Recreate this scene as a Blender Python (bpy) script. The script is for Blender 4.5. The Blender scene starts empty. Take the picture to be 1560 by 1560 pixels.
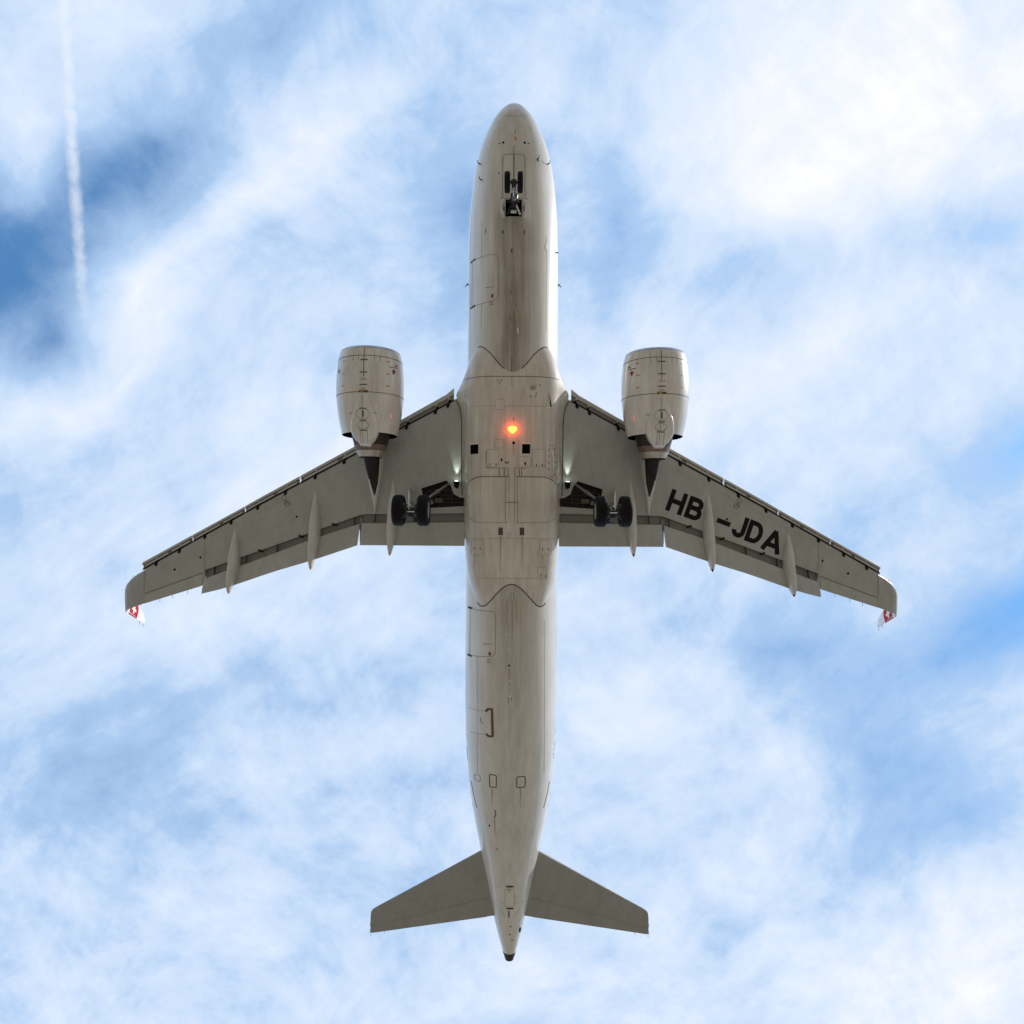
import bpy, bmesh, math, random
from mathutils import Vector, Matrix
from mathutils.bvhtree import BVHTree
random.seed(7)
sc = bpy.context.scene
COL = sc.collection
R = math.radians

# ------------------------------------------------------------------ camera
cam = bpy.data.cameras.new('camera')
cam.sensor_width = 36.0
cam.lens = 36.0 * 0.6403
cam.clip_start = 0.1
cam.clip_end = 20000
camo = bpy.data.objects.new('camera', cam)
COL.objects.link(camo)
CAM_Z = 1.7
camo.location = (0, 0, CAM_Z)
camo.rotation_euler = (0, math.pi, 0)          # lying on its back, looking straight up, north at the top
sc.camera = camo

# ------------------------------------------------------------------ world, sun, exposure
SUN_EL, SUN_AZ = R(31), R(-70)                  # azimuth from +Y towards +X
world = bpy.data.worlds.new('World')
sc.world = world
world.use_nodes = True
wn, wl = world.node_tree.nodes, world.node_tree.links
wn.clear()

def N(nt, kind, **kw):
    n = nt.new(kind)
    for k, v in kw.items():
        setattr(n, k, v)
    return n

def setup_world():
    out = N(wn, 'ShaderNodeOutputWorld')
    bg = N(wn, 'ShaderNodeBackground')
    bg.inputs['Strength'].default_value = 0.12
    sky = N(wn, 'ShaderNodeTexSky', sky_type='NISHITA', sun_disc=False)
    sky.sun_elevation = SUN_EL
    sky.sun_rotation = SUN_AZ
    sky.altitude = 400
    sky.air_density = 1.0
    sky.dust_density = 0.6
    sky.ozone_density = 1.6
    tc = N(wn, 'ShaderNodeTexCoord')
    sep = N(wn, 'ShaderNodeSeparateXYZ')
    wl.new(tc.outputs['Generated'], sep.inputs[0])

    def m(op, a, b=None, c=None, clamp=False):
        n = N(wn, 'ShaderNodeMath', operation=op, use_clamp=clamp)
        for i, v in enumerate((a, b, c)):
            if v is None:
                continue
            if isinstance(v, (int, float)):
                n.inputs[i].default_value = v
            else:
                wl.new(v, n.inputs[i])
        return n.outputs[0]
    # a flat cloud layer seen from below: the layer plane at height 1
    zz = m('MAXIMUM', sep.outputs[2], 0.12)
    u = m('DIVIDE', m('MULTIPLY', sep.outputs[0], -1.0), zz)
    v = m('DIVIDE', sep.outputs[1], zz)
    uv = N(wn, 'ShaderNodeCombineXYZ')
    wl.new(u, uv.inputs[0]); wl.new(v, uv.inputs[1])
    uv = uv.outputs[0]

    def noise(vec, scale, detail, rough, rot=0.0, sx=1.0, sy=1.0, dist=0.0, off=(0, 0, 0)):
        mp = N(wn, 'ShaderNodeMapping', vector_type='TEXTURE')   # turned first, then stretched along its own x
        mp.inputs['Rotation'].default_value = (0, 0, rot)
        mp.inputs['Location'].default_value = off
        mp.inputs['Scale'].default_value = (sx, sy, 1)
        wl.new(vec, mp.inputs['Vector'])
        r0 = N(wn, 'ShaderNodeTexNoise', noise_dimensions='2D')
        r0.inputs['Scale'].default_value = scale
        r0.inputs['Detail'].default_value = detail
        r0.inputs['Roughness'].default_value = rough
        r0.inputs['Distortion'].default_value = dist
        wl.new(mp.outputs[0], r0.inputs['Vector'])
        return r0
    # warp the layer so that the banks get ragged, drawn-out edges
    wz = noise(uv, 3.2, 2, 0.5)
    vm = N(wn, 'ShaderNodeVectorMath', operation='SUBTRACT')
    wl.new(wz.outputs['Color'], vm.inputs[0]); vm.inputs[1].default_value = (.5, .5, .5)
    vs = N(wn, 'ShaderNodeVectorMath', operation='MULTIPLY_ADD')
    wl.new(vm.outputs[0], vs.inputs[0]); vs.inputs[1].default_value = (.16, .16, 0); wl.new(uv, vs.inputs[2])
    warp = vs.outputs[0]

    # banks of cirrus and the clear holes between them: centre, radii, tilt, amount
    banks = [
        (-.82, .37, .22, .19, 0, -.54), (-.62, .47, .18, .11, 40, -.36), (-.55, .31, .34, .045, 41, .12), (-.55, .57, .15, .12, 0, -.26), (-.74, .26, .10, .06, 35, -.20),
        (-.38, .73, .20, .10, 10, -.14), (-.32, .37, .26, .06, -20, -.10), (-.06, .46, .10, .26, 0, -.20),
        (.13, .45, .08, .26, 0, -.18), (.30, .36, .24, .09, -10, -.14), (.76, .42, .16, .09, 20, -.24),
        (.82, .13, .13, .06, 20, -.34), (.77, -.14, .20, .09, 12, -.36), (.66, -.22, .24, .08, 22, -.22),
        (.52, -.38, .18, .14, 10, -.20), (.66, -.48, .20, .08, 15, -.18), (.42, -.20, .20, .10, -10, -.20),
        (-.66, -.36, .22, .14, 20, -.16), (-.82, -.70, .10, .18, 0, -.16), (-.52, -.47, .26, .07, 10, -.10),
        (-.12, -.40, .24, .05, 0, -.08), (-.30, -.28, .22, .04, 8, -.08),
        (.60, .66, .55, .38, 15, .28), (.46, .50, .34, .12, 25, .14), (.70, -.72, .50, .20, 10, .26),
        (.20, -.34, .28, .22, 0, .12), (.30, .18, .34, .18, 10, .16), (-.35, .06, .52, .16, 18, .12),
        (-.36, .50, .46, .07, 45, .14), (-.22, .62, .28, .12, 30, .10), (-.62, .20, .36, .05, 33, .16),
        (-.72, .72, .20, .12, 0, .08), (-.30, -.16, .40, .06, 0, .08), (-.1, -.75, .5, .10, 5, .10),
    ]
    acc = None
    for (bu, bv, ru, rv, ang, amp) in banks:
        mp = N(wn, 'ShaderNodeMapping', vector_type='TEXTURE')
        mp.inputs['Location'].default_value = (bu, bv, 0)
        mp.inputs['Rotation'].default_value = (0, 0, R(ang))
        mp.inputs['Scale'].default_value = (ru * 1.5, rv * 1.5, 1)
        wl.new(warp, mp.inputs['Vector'])
        g = N(wn, 'ShaderNodeTexGradient', gradient_type='QUADRATIC_SPHERE')
        wl.new(mp.outputs[0], g.inputs['Vector'])
        acc = m('MULTIPLY_ADD', g.outputs['Fac'], amp * 1.6, acc if acc is not None else 0.53)
    def bend(amount, scale, off):
        z_ = noise(uv, scale, 1, .5, off=off)
        s_ = N(wn, 'ShaderNodeVectorMath', operation='SUBTRACT')
        wl.new(z_.outputs['Color'], s_.inputs[0]); s_.inputs[1].default_value = (.5, .5, .5)
        a_ = N(wn, 'ShaderNodeVectorMath', operation='MULTIPLY_ADD')
        wl.new(s_.outputs[0], a_.inputs[0]); a_.inputs[1].default_value = (amount, amount, 0); wl.new(uv, a_.inputs[2])
        return a_.outputs[0]
    bent = bend(.26, 1.9, (2, 2, 0))
    wisps = noise(warp, 2.2, 12, 0.60, rot=R(38), sx=1.8, sy=.8)
    streaks = noise(bent, 5.0, 11, 0.64, rot=R(40), sx=2.0, sy=.8, off=(3, 1, 0))
    cross = noise(bent, 6.0, 11, 0.64, rot=R(-50), sx=2.0, sy=.8, off=(5, 4, 0))
    tufts = noise(bent, 15, 8, 0.62, rot=R(15), sx=1.3, sy=.9, off=(7, 2, 0))
    # where each family of streaks is found; tufts only towards the south
    pick = noise(uv, 1.6, 2, .5, off=(9, 1, 0))
    pk = N(wn, 'ShaderNodeMapRange', interpolation_type='SMOOTHSTEP')
    pk.inputs['From Min'].default_value = .42; pk.inputs['From Max'].default_value = .60
    wl.new(pick.outputs['Fac'], pk.inputs['Value'])
    inv = m('SUBTRACT', 1.0, pk.outputs[0])
    so = N(wn, 'ShaderNodeMapRange', interpolation_type='SMOOTHSTEP')
    so.inputs['From Min'].default_value = 0.0; so.inputs['From Max'].default_value = -.6
    so.inputs['To Min'].default_value = .08; so.inputs['To Max'].default_value = .34
    wl.new(v, so.inputs['Value'])
    mottle = noise(warp, 7.0, 12, .68, off=(4, 7, 0))
    acc = m('ADD', acc, m('MULTIPLY', m('SUBTRACT', mottle.outputs['Fac'], 0.5), 0.40))
    c = m('ADD', acc, m('MULTIPLY', m('SUBTRACT', wisps.outputs['Fac'], 0.5), 0.44))
    c = m('ADD', c, m('MULTIPLY', m('SUBTRACT', streaks.outputs['Fac'], 0.5), m('MULTIPLY_ADD', pk.outputs[0], .36, .20)))
    c = m('ADD', c, m('MULTIPLY', m('SUBTRACT', cross.outputs['Fac'], 0.5), m('MULTIPLY_ADD', inv, .34, .10)))
    c = m('ADD', c, m('MULTIPLY', m('SUBTRACT', tufts.outputs['Fac'], 0.5), so.outputs[0]))
    ms = N(wn, 'ShaderNodeMapRange', interpolation_type='SMOOTHSTEP')
    ms.inputs['From Min'].default_value = -0.22
    ms.inputs['From Max'].default_value = 0.58
    wl.new(c, ms.inputs['Value'])
    # thin ice veil is pale blue, the thick parts are white
    cl = N(wn, 'ShaderNodeValToRGB')
    e0, e1 = cl.color_ramp.elements
    e0.position, e0.color = .40, (.47, .66, .93, 1)
    e1.position, e1.color = 1.0, (1, 1, 1, 1)
    e2 = cl.color_ramp.elements.new(.70); e2.color = (.74, .845, 1.0, 1)
    wl.new(c, cl.inputs[0])
    clb = N(wn, 'ShaderNodeMix', data_type='RGBA', blend_type='MULTIPLY')
    clb.inputs['Factor'].default_value = 1
    clb.inputs['B'].default_value = CLOUD_COL
    wl.new(cl.outputs[0], clb.inputs['A'])
    tint = N(wn, 'ShaderNodeMix', data_type='RGBA', blend_type='MULTIPLY')
    tint.inputs['Factor'].default_value = 1
    tint.inputs['B'].default_value = SKY_TINT
    wl.new(sky.outputs[0], tint.inputs['A'])
    mix = N(wn, 'ShaderNodeMix', data_type='RGBA')
    wl.new(clb.outputs['Result'], mix.inputs['B'])
    wl.new(ms.outputs[0], mix.inputs['Factor'])
    wl.new(tint.outputs['Result'], mix.inputs['A'])
    wl.new(mix.outputs['Result'], bg.inputs['Color'])
    wl.new(bg.outputs[0], out.inputs[0])

SKY_TINT = (0.80, 1.30, 1.52, 1)
CLOUD_COL = (5.9, 5.9, 5.95, 1)
setup_world()

sun = bpy.data.lights.new('sun', 'SUN')
sun.energy = 2.6
sun.angle = R(0.53)
sun.color = (1.0, 0.95, 0.87)
suno = bpy.data.objects.new('sun', sun)
COL.objects.link(suno)
SUN_DIR = Vector((math.sin(SUN_AZ) * math.cos(SUN_EL), math.cos(SUN_AZ) * math.cos(SUN_EL), math.sin(SUN_EL)))
suno.rotation_euler = SUN_DIR.to_track_quat('Z', 'Y').to_euler()
suno.location = SUN_DIR * 200

sc.cycles.volume_bounces = 3
sc.view_settings.view_transform = 'Standard'
sc.view_settings.look = 'None'
sc.view_settings.exposure = 0.5
sc.view_settings.gamma = 1.0
sc.view_settings.use_curve_mapping = False

# ------------------------------------------------------------------ materials
def new_mat(name):
    m = bpy.data.materials.new(name)
    m.use_nodes = True
    nt = m.node_tree
    b = nt.nodes['Principled BSDF']
    return m, nt, b

def ramp(nt, src, stops):
    r = nt.nodes.new('ShaderNodeValToRGB')
    el = r.color_ramp.elements
    while len(el) > 1:
        el.remove(el[-1])
    el[0].position, el[0].color = stops[0]
    for p, c in stops[1:]:
        e = el.new(p); e.color = c
    nt.links.new(src, r.inputs[0])
    return r.outputs[0]

def paint(name, col, rough=0.3, coat=0.5, dirt=0.25, dirt_col=(.13, .10, .065), belly=0.0, metal=0.0, streak=(1, .07, 1), spec=0.5):
    """airliner paint: soft grime drawn out along the airflow (object Y), optional dirty keel"""
    m, nt, b = new_mat(name)
    L = nt.links
    tc = nt.nodes.new('ShaderNodeTexCoord')
    mp = nt.nodes.new('ShaderNodeMapping'); mp.inputs['Scale'].default_value = streak
    L.new(tc.outputs['Object'], mp.inputs[0])
    n1 = nt.nodes.new('ShaderNodeTexNoise'); n1.inputs['Scale'].default_value = 4.5; n1.inputs['Detail'].default_value = 8; n1.inputs['Roughness'].default_value = .62
    L.new(mp.outputs[0], n1.inputs['Vector'])
    n2 = nt.nodes.new('ShaderNodeTexNoise'); n2.inputs['Scale'].default_value = 0.9; n2.inputs['Detail'].default_value = 6
    L.new(tc.outputs['Object'], n2.inputs['Vector'])
    n3 = nt.nodes.new('ShaderNodeTexNoise'); n3.inputs['Scale'].default_value = 14; n3.inputs['Detail'].default_value = 4
    L.new(mp.outputs[0], n3.inputs['Vector'])
    def mth(op, a, bb):
        x = nt.nodes.new('ShaderNodeMath'); x.operation = op
        for i, v in enumerate((a, bb)):
            if isinstance(v, (int, float)): x.inputs[i].default_value = v
            else: L.new(v, x.inputs[i])
        return x.outputs[0]
    s = mth('MULTIPLY', n1.outputs['Fac'], .5)
    s = mth('ADD', s, mth('MULTIPLY', n2.outputs['Fac'], .3))
    s = mth('ADD', s, mth('MULTIPLY', n3.outputs['Fac'], .2))
    mr = nt.nodes.new('ShaderNodeMapRange'); mr.inputs['From Min'].default_value = .38; mr.inputs['From Max'].default_value = .66
    mr.inputs['To Max'].default_value = dirt
    L.new(s, mr.inputs[0])
    f = mr.outputs[0]
    if belly > 0:
        sp = nt.nodes.new('ShaderNodeSeparateXYZ'); L.new(tc.outputs['Object'], sp.inputs[0])
        g = mth('ABSOLUTE', sp.outputs[0], 0)
        k = nt.nodes.new('ShaderNodeMapRange'); k.interpolation_type = 'SMOOTHSTEP'
        k.inputs['From Min'].default_value = 1.35; k.inputs['From Max'].default_value = 0.05
        k.inputs['To Max'].default_value = belly
        L.new(g, k.inputs[0])
        zf = nt.nodes.new('ShaderNodeMapRange'); zf.inputs['From Min'].default_value = 0.6; zf.inputs['From Max'].default_value = -0.4
        L.new(sp.outputs[2], zf.inputs[0])
        kk = mth('MULTIPLY', k.outputs[0], mth('ADD', mth('MULTIPLY', n1.outputs['Fac'], 1.1), .42))
        # the keel is dirtiest just behind the nose wheel bay, cleaner ahead of it
        ys = nt.nodes.new('ShaderNodeMapRange'); ys.interpolation_type = 'SMOOTHSTEP'
        ys.inputs['From Min'].default_value = 14.5; ys.inputs['From Max'].default_value = 12.0
        ys.inputs['To Min'].default_value = .35
        L.new(sp.outputs[1], ys.inputs[0])
        ya = nt.nodes.new('ShaderNodeMapRange'); ya.interpolation_type = 'SMOOTHSTEP'
        ya.inputs['From Min'].default_value = -12; ya.inputs['From Max'].default_value = 4
        ya.inputs['To Min'].default_value = .25
        L.new(sp.outputs[1], ya.inputs[0])
        kk = mth('MULTIPLY', kk, ya.outputs[0])
        kk = mth('MULTIPLY', mth('MULTIPLY', kk, zf.outputs[0]), ys.outputs[0])
        a1 = nt.nodes.new('ShaderNodeMath'); a1.operation = 'ADD'; a1.use_clamp = True
        L.new(f, a1.inputs[0]); L.new(kk, a1.inputs[1]); f = a1.outputs[0]
    mx = nt.nodes.new('ShaderNodeMix'); mx.data_type = 'RGBA'
    mx.inputs['A'].default_value = (*col, 1); mx.inputs['B'].default_value = (*dirt_col, 1)
    L.new(f, mx.inputs['Factor'])
    L.new(mx.outputs['Result'], b.inputs['Base Color'])
    rr = nt.nodes.new('ShaderNodeMapRange'); rr.inputs['To Min'].default_value = rough * .8; rr.inputs['To Max'].default_value = min(1, rough * 1.6)
    L.new(n1.outputs['Fac'], rr.inputs[0]); L.new(rr.outputs[0], b.inputs['Roughness'])
    b.inputs['Metallic'].default_value = metal
    b.inputs['Specular IOR Level'].default_value = spec
    b.inputs['Coat Weight'].default_value = coat
    b.inputs['Coat Roughness'].default_value = 0.09
    bp = nt.nodes.new('ShaderNodeBump'); bp.inputs['Strength'].default_value = .05; bp.inputs['Distance'].default_value = .05
    L.new(n2.outputs['Fac'], bp.inputs['Height'])
    L.new(bp.outputs[0], b.inputs['Normal'])
    return m

def plain(name, col, rough=.5, metal=0.0, emit=None, estr=0.0, spec=.5):
    m, nt, b = new_mat(name)
    n = nt.nodes.new('ShaderNodeTexNoise'); n.inputs['Scale'].default_value = 9; n.inputs['Detail'].default_value = 5
    tc = nt.nodes.new('ShaderNodeTexCoord'); nt.links.new(tc.outputs['Object'], n.inputs['Vector'])
    c = ramp(nt, n.outputs['Fac'], [(.3, (*[x * .8 for x in col], 1)), (.7, (*[min(1, x * 1.15) for x in col], 1))])
    nt.links.new(c, b.inputs['Base Color'])
    b.inputs['Roughness'].default_value = rough
    b.inputs['Metallic'].default_value = metal
    if emit:
        b.inputs['Emission Color'].default_value = (*emit, 1)
        b.inputs['Emission Strength'].default_value = estr
    b.inputs['Specular IOR Level'].default_value = spec
    return m

M = {}
M['fuselage'] = paint('fuselage_paint', (.72, .70, .65), rough=.27, coat=.85, dirt=.26, dirt_col=(.15, .11, .065), belly=.62)
M['fairing'] = paint('fairing_paint', (.68, .63, .56), rough=.33, coat=.75, dirt=.52, dirt_col=(.22, .18, .13))
M['wing'] = paint('wing_paint', (.395, .415, .395), rough=.42, coat=.2, dirt=.30, streak=(.7, .3, 1))
M['flap'] = paint('flap_paint', (.43, .45, .42), rough=.42, coat=.15, dirt=.28, streak=(.7, .3, 1))
M['canoe'] = paint('flap_fairing_paint', (.58, .58, .55), rough=.3, coat=.5, dirt=.28)
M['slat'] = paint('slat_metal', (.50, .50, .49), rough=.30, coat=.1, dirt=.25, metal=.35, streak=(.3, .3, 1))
M['cavity'] = paint('shaded_recess', (.22, .215, .20), rough=.5, coat=0, dirt=.4)  # darker grey: shade of slat hollows and flap slot put into the colour
M['nacelle'] = paint('nacelle_paint', (.72, .69, .64), rough=.24, coat=1.0, dirt=.42, dirt_col=(.22, .17, .12))
M['lip'] = paint('inlet_lip_metal', (.42, .40, .42), rough=.25, coat=0, dirt=.2, metal=.8)
M['tail'] = paint('stabiliser_paint', (.305, .315, .295), rough=.42, coat=.2, dirt=.30, streak=(.7, .3, 1))
M['nozzle'] = paint('nozzle_metal', (.55, .50, .46), rough=.32, coat=0, dirt=.35, metal=.85, dirt_col=(.12, .07, .05))
M['hot'] = paint('burnt_metal', (.045, .035, .03), rough=.4, coat=0, dirt=.5, metal=.5, dirt_col=(.03, .02, .018))
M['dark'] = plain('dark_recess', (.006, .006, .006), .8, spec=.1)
M['burnt'] = paint('burnt_band', (.24, .17, .14), rough=.4, coat=0, dirt=.5, metal=.5, dirt_col=(.05, .03, .025))
M['plug'] = plain('exhaust_plug_metal', (.014, .012, .011), .6, .3)
M['seam'] = plain('seam_sealant', (.10, .088, .072), .7)
M['seam_soft'] = plain('faint_joint', (.34, .31, .27), .6)
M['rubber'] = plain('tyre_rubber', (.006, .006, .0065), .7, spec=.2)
M['rim'] = plain('wheel_rim_alloy', (.42, .42, .42), .4, .5)
M['gear'] = plain('landing_gear_paint', (.20, .20, .20), .35, .3)
M['geardark'] = plain('landing_gear_dark', (.03, .03, .03), .5, .3)
M['chrome'] = plain('oleo_chrome', (.7, .7, .72), .12, 1.0)
M['black'] = plain('black_lettering', (.006, .006, .007), .6, spec=.15)
M['grey_mark'] = plain('grey_marking', (.20, .18, .16), .6)
M['brown_mark'] = plain('brown_marking', (.11, .075, .045), .6)
M['amber'] = plain('amber_marking', (.62, .25, .03), .5)
M['yellow'] = plain('yellow_marking', (.6, .5, .03), .5)
M['red'] = plain('red_paint', (.46, .006, .012), .5, spec=.2)
M['stain'] = plain('dirt_run', (.40, .345, .275), .6)
M['pink'] = plain('faded_red_paint', (.55, .17, .17), .5)
M['dkred'] = plain('dark_red_marking', (.22, .02, .04), .5)
M['white'] = plain('white_paint', (.82, .82, .80), .3)
M['bay'] = plain('bay_shade', (.035, .03, .022), .8)  # near-black: the shade of a deep bay put into the colour
M['beacon'] = plain('beacon_glass', (.8, .2, .02), .2, 0, (1.0, .17, .015), 9)
M['lamp'] = plain('lamp_glass', (.8, .9, .8), .1, 0, (.85, 1.0, .85), 5)
M['glass'] = plain('cabin_glass', (.02, .025, .03), .08)

# ------------------------------------------------------------------ aircraft frame
# Aircraft coordinates used below: X = span (positive to the picture's right, the port side),
# s = metres behind the nose, z = up.  Local Blender axes: (-X, 18 - s, z).
def V(X, s, z):
    return Vector((-X, 18.0 - s, z))

root = bpy.data.objects.new('airliner', None)
COL.objects.link(root)
root.empty_display_size = 3
pitch, roll, yaw = 0.0310145, -0.0011092, -0.0057464
Rx = Matrix.Rotation(pitch, 3, 'X'); Ry = Matrix.Rotation(roll, 3, 'Y'); Rz = Matrix.Rotation(yaw, 3, 'Z')
S = Matrix(((-1, 0, 0), (0, 1, 0), (0, 0, 1)))
RM = S @ (Rz @ Ry @ Rx) @ S
TR = Vector((0.00678, -0.36947, 28.43557 + CAM_Z))
root.matrix_world = Matrix.Translation(TR) @ RM.to_4x4()
root['label'] = 'white twin engine airliner flying overhead with its landing gear down'
root['category'] = 'airliner'

def finish(me, ang=35):
    me.shade_smooth()
    me.set_sharp_from_angle(angle=R(ang))

def mk(name, verts, faces, mats, parent=None, midx=None, ang=35, recalc=True):
    me = bpy.data.meshes.new(name)
    me.from_pydata([tuple(v) for v in verts], [], faces)
    if not isinstance(mats, (list, tuple)):
        mats = [mats]
    for m_ in mats:
        me.materials.append(m_)
    if midx:
        for p, i in zip(me.polygons, midx):
            p.material_index = i
    if recalc:
        bm = bmesh.new(); bm.from_mesh(me)
        bmesh.ops.remove_doubles(bm, verts=bm.verts, dist=1e-5)
        bmesh.ops.recalc_face_normals(bm, faces=bm.faces)
        bm.to_mesh(me); bm.free()
    finish(me, ang)
    o = bpy.data.objects.new(name, me)
    COL.objects.link(o)
    o.parent = parent or root
    return o

class MB:
    """collects simple solids that form ONE part"""
    def __init__(self):
        self.v, self.f, self.m = [], [], []
    def add(self, verts, faces, mi=0):
        b = len(self.v)
        self.v += [Vector(x) for x in verts]
        self.f += [tuple(i + b for i in f) for f in faces]
        self.m += [mi] * len(faces)
        return self
    def box(self, c, d, mi=0, rot=None):
        c = Vector(c); hx, hy, hz = d[0] / 2, d[1] / 2, d[2] / 2
        vs = [Vector((x, y, z)) for x in (-hx, hx) for y in (-hy, hy) for z in (-hz, hz)]
        if rot: vs = [rot @ v for v in vs]
        return self.add([v + c for v in vs], [(0, 1, 3, 2), (4, 6, 7, 5), (0, 4, 5, 1), (2, 3, 7, 6), (0, 2, 6, 4), (1, 5, 7, 3)], mi)
    def tube(self, pts, r, seg=12, mi=0):
        pts = [Vector(p) for p in pts]
        rs = r if isinstance(r, (list, tuple)) else [r] * len(pts)
        rings = []
        for i, p in enumerate(pts):
            d = (pts[min(i + 1, len(pts) - 1)] - pts[max(i - 1, 0)])
            if d.length < 1e-6: d = (pts[-1] - pts[0])
            d.normalize()
            a = d.orthogonal().normalized() if i == 0 else (a - d * a.dot(d)).normalized()
            b = d.cross(a)
            rings.append([p + (a * math.cos(2 * math.pi * k / seg) + b * math.sin(2 * math.pi * k / seg)) * rs[i] for k in range(seg)])
        return self.loft(rings, mi=mi)
    def loft(self, rings, caps=True, closed=True, mi=0):
        n = len(rings[0]); vs = [v for r_ in rings for v in r_]
        fs = []
        for i in range(len(rings) - 1):
            for k in range(n if closed else n - 1):
                k2 = (k + 1) % n
                fs.append((i * n + k, i * n + k2, (i + 1) * n + k2, (i + 1) * n + k))
        if caps:
            fs.append(tuple(range(n - 1, -1, -1)))
            fs.append(tuple((len(rings) - 1) * n + k for k in range(n)))
        return self.add(vs, fs, mi)
    def build(self, name, mats, parent=None, ang=35):
        return mk(name, self.v, self.f, mats, parent, self.m, ang)

def interp(tab, x):
    """smooth (monotone cubic) interpolation through a table of (x, y)"""
    n = len(tab)
    if x <= tab[0][0]: return tab[0][1]
    if x >= tab[-1][0]: return tab[-1][1]
    i = max(k for k in range(n - 1) if tab[k][0] <= x)
    def slope(j):
        if j <= 0 or j >= n - 1:
            a, b = (0, 1) if j <= 0 else (n - 2, n - 1)
            return (tab[b][1] - tab[a][1]) / (tab[b][0] - tab[a][0])
        d0 = (tab[j][1] - tab[j - 1][1]) / (tab[j][0] - tab[j - 1][0])
        d1 = (tab[j + 1][1] - tab[j][1]) / (tab[j + 1][0] - tab[j][0])
        return 0 if d0 * d1 <= 0 else 2 * d0 * d1 / (d0 + d1)
    x0, y0 = tab[i]; x1, y1 = tab[i + 1]; h = x1 - x0; t = (x - x0) / h
    m0, m1 = slope(i), slope(i + 1)
    return (2*t**3-3*t*t+1)*y0 + (t**3-2*t*t+t)*h*m0 + (-2*t**3+3*t*t)*y1 + (t**3-t*t)*h*m1

def lin(tab, x):
    if x <= tab[0][0]:
        (x0, y0), (x1, y1) = tab[0], tab[1]
    elif x >= tab[-1][0]:
        (x0, y0), (x1, y1) = tab[-2], tab[-1]
    else:
        for (x0, y0), (x1, y1) in zip(tab, tab[1:]):
            if x0 <= x <= x1: break
    return y0 + (y1 - y0) * (x - x0) / (x1 - x0)

def cut(obj, cutters, keep=False):
    """boolean difference, applied; cutters are temporary objects"""
    for c in cutters:
        md = obj.modifiers.new('cut', 'BOOLEAN')
        md.operation = 'DIFFERENCE'; md.solver = 'EXACT'; md.object = c
        md.material_mode = 'TRANSFER'
    bpy.context.view_layer.update()
    dg = bpy.context.evaluated_depsgraph_get()
    me = bpy.data.meshes.new_from_object(obj.evaluated_get(dg))
    obj.modifiers.clear()
    obj.data = me
    finish(me)
    for c in cutters:
        bpy.data.objects.remove(c)

# ------------------------------------------------------------------ fuselage
HW = [(.09, .02), (.14, .24), (.24, .42), (.36, .55), (.66, .80), (1.04, 1.02), (1.48, 1.22), (2.28, 1.53), (3.4, 1.77), (4.7, 1.90), (6, 1.955), (8, 1.975), (23, 1.975), (25.5, 1.965), (27, 1.93), (29.2, 1.80), (30.6, 1.62), (32.3, 1.31), (34.1, .96), (35.3, .76), (36.05, .58), (37.1, .28), (37.5, .15), (37.57, .13)]
TOP = [(.09, -.73), (.14, -.60), (.24, -.46), (.36, -.36), (.66, -.15), (1.04, .06), (1.7, .42), (2.4, .95), (3.2, 1.48), (4, 1.82), (5, 2.01), (6.5, 2.07), (29, 2.07), (33, 2.02), (35.5, 1.88), (37.57, 1.42)]
BOT = [(.09, -.77), (.14, -.92), (.24, -1.03), (.36, -1.11), (.66, -1.28), (1.04, -1.44), (1.7, -1.65), (2.6, -1.83), (3.6, -1.96), (5, -2.05), (6.5, -2.07), (22.5, -2.07), (24, -2.03), (25.5, -1.88), (27, -1.62), (29, -1.17), (31, -.65), (33, -.08), (35, .46), (36.5, .86), (37.57, 1.12)]
def fus_point(s, th, off=0.0):
    """th = angle from straight down, positive to the picture's right"""
    w, t, b = interp(HW, s), interp(TOP, s), interp(BOT, s)
    zc, h = (t + b) / 2, (t - b) / 2
    return V((w + off) * math.sin(th), s, zc - (h + off) * math.cos(th))
stations = [.09, .105, .14, .19, .25, .36, .5, .64, .8] + [1 + .25 * i for i in range(22)] + [6.5 + .75 * i for i in range(22)] + [23 + .35 * i for i in range(41)] + [37.3, 37.42]
NR = 96
rings = [[fus_point(s, 2 * math.pi * k / NR) for k in range(NR)] for s in stations]
fus = MB().loft(rings).build('fuselage', [M['fuselage'], M['dark']])

# tail cone outlet of the auxiliary power unit
e = 37.42
ring_o = [fus_point(e, 2 * math.pi * k / 40, .012) for k in range(40)]
ring_p = [fus_point(37.08, 2 * math.pi * k / 40, .012) for k in range(40)]
ring_i = [(p - V(0, e, 1.27)) * .75 + V(0, e, 1.27) for p in ring_o]
ring_d = [p + Vector((0, .25, 0)) for p in ring_i]
MB().loft([ring_p, ring_o, ring_i, ring_d], caps=True).build('tail_exhaust', [M['hot']])

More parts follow.
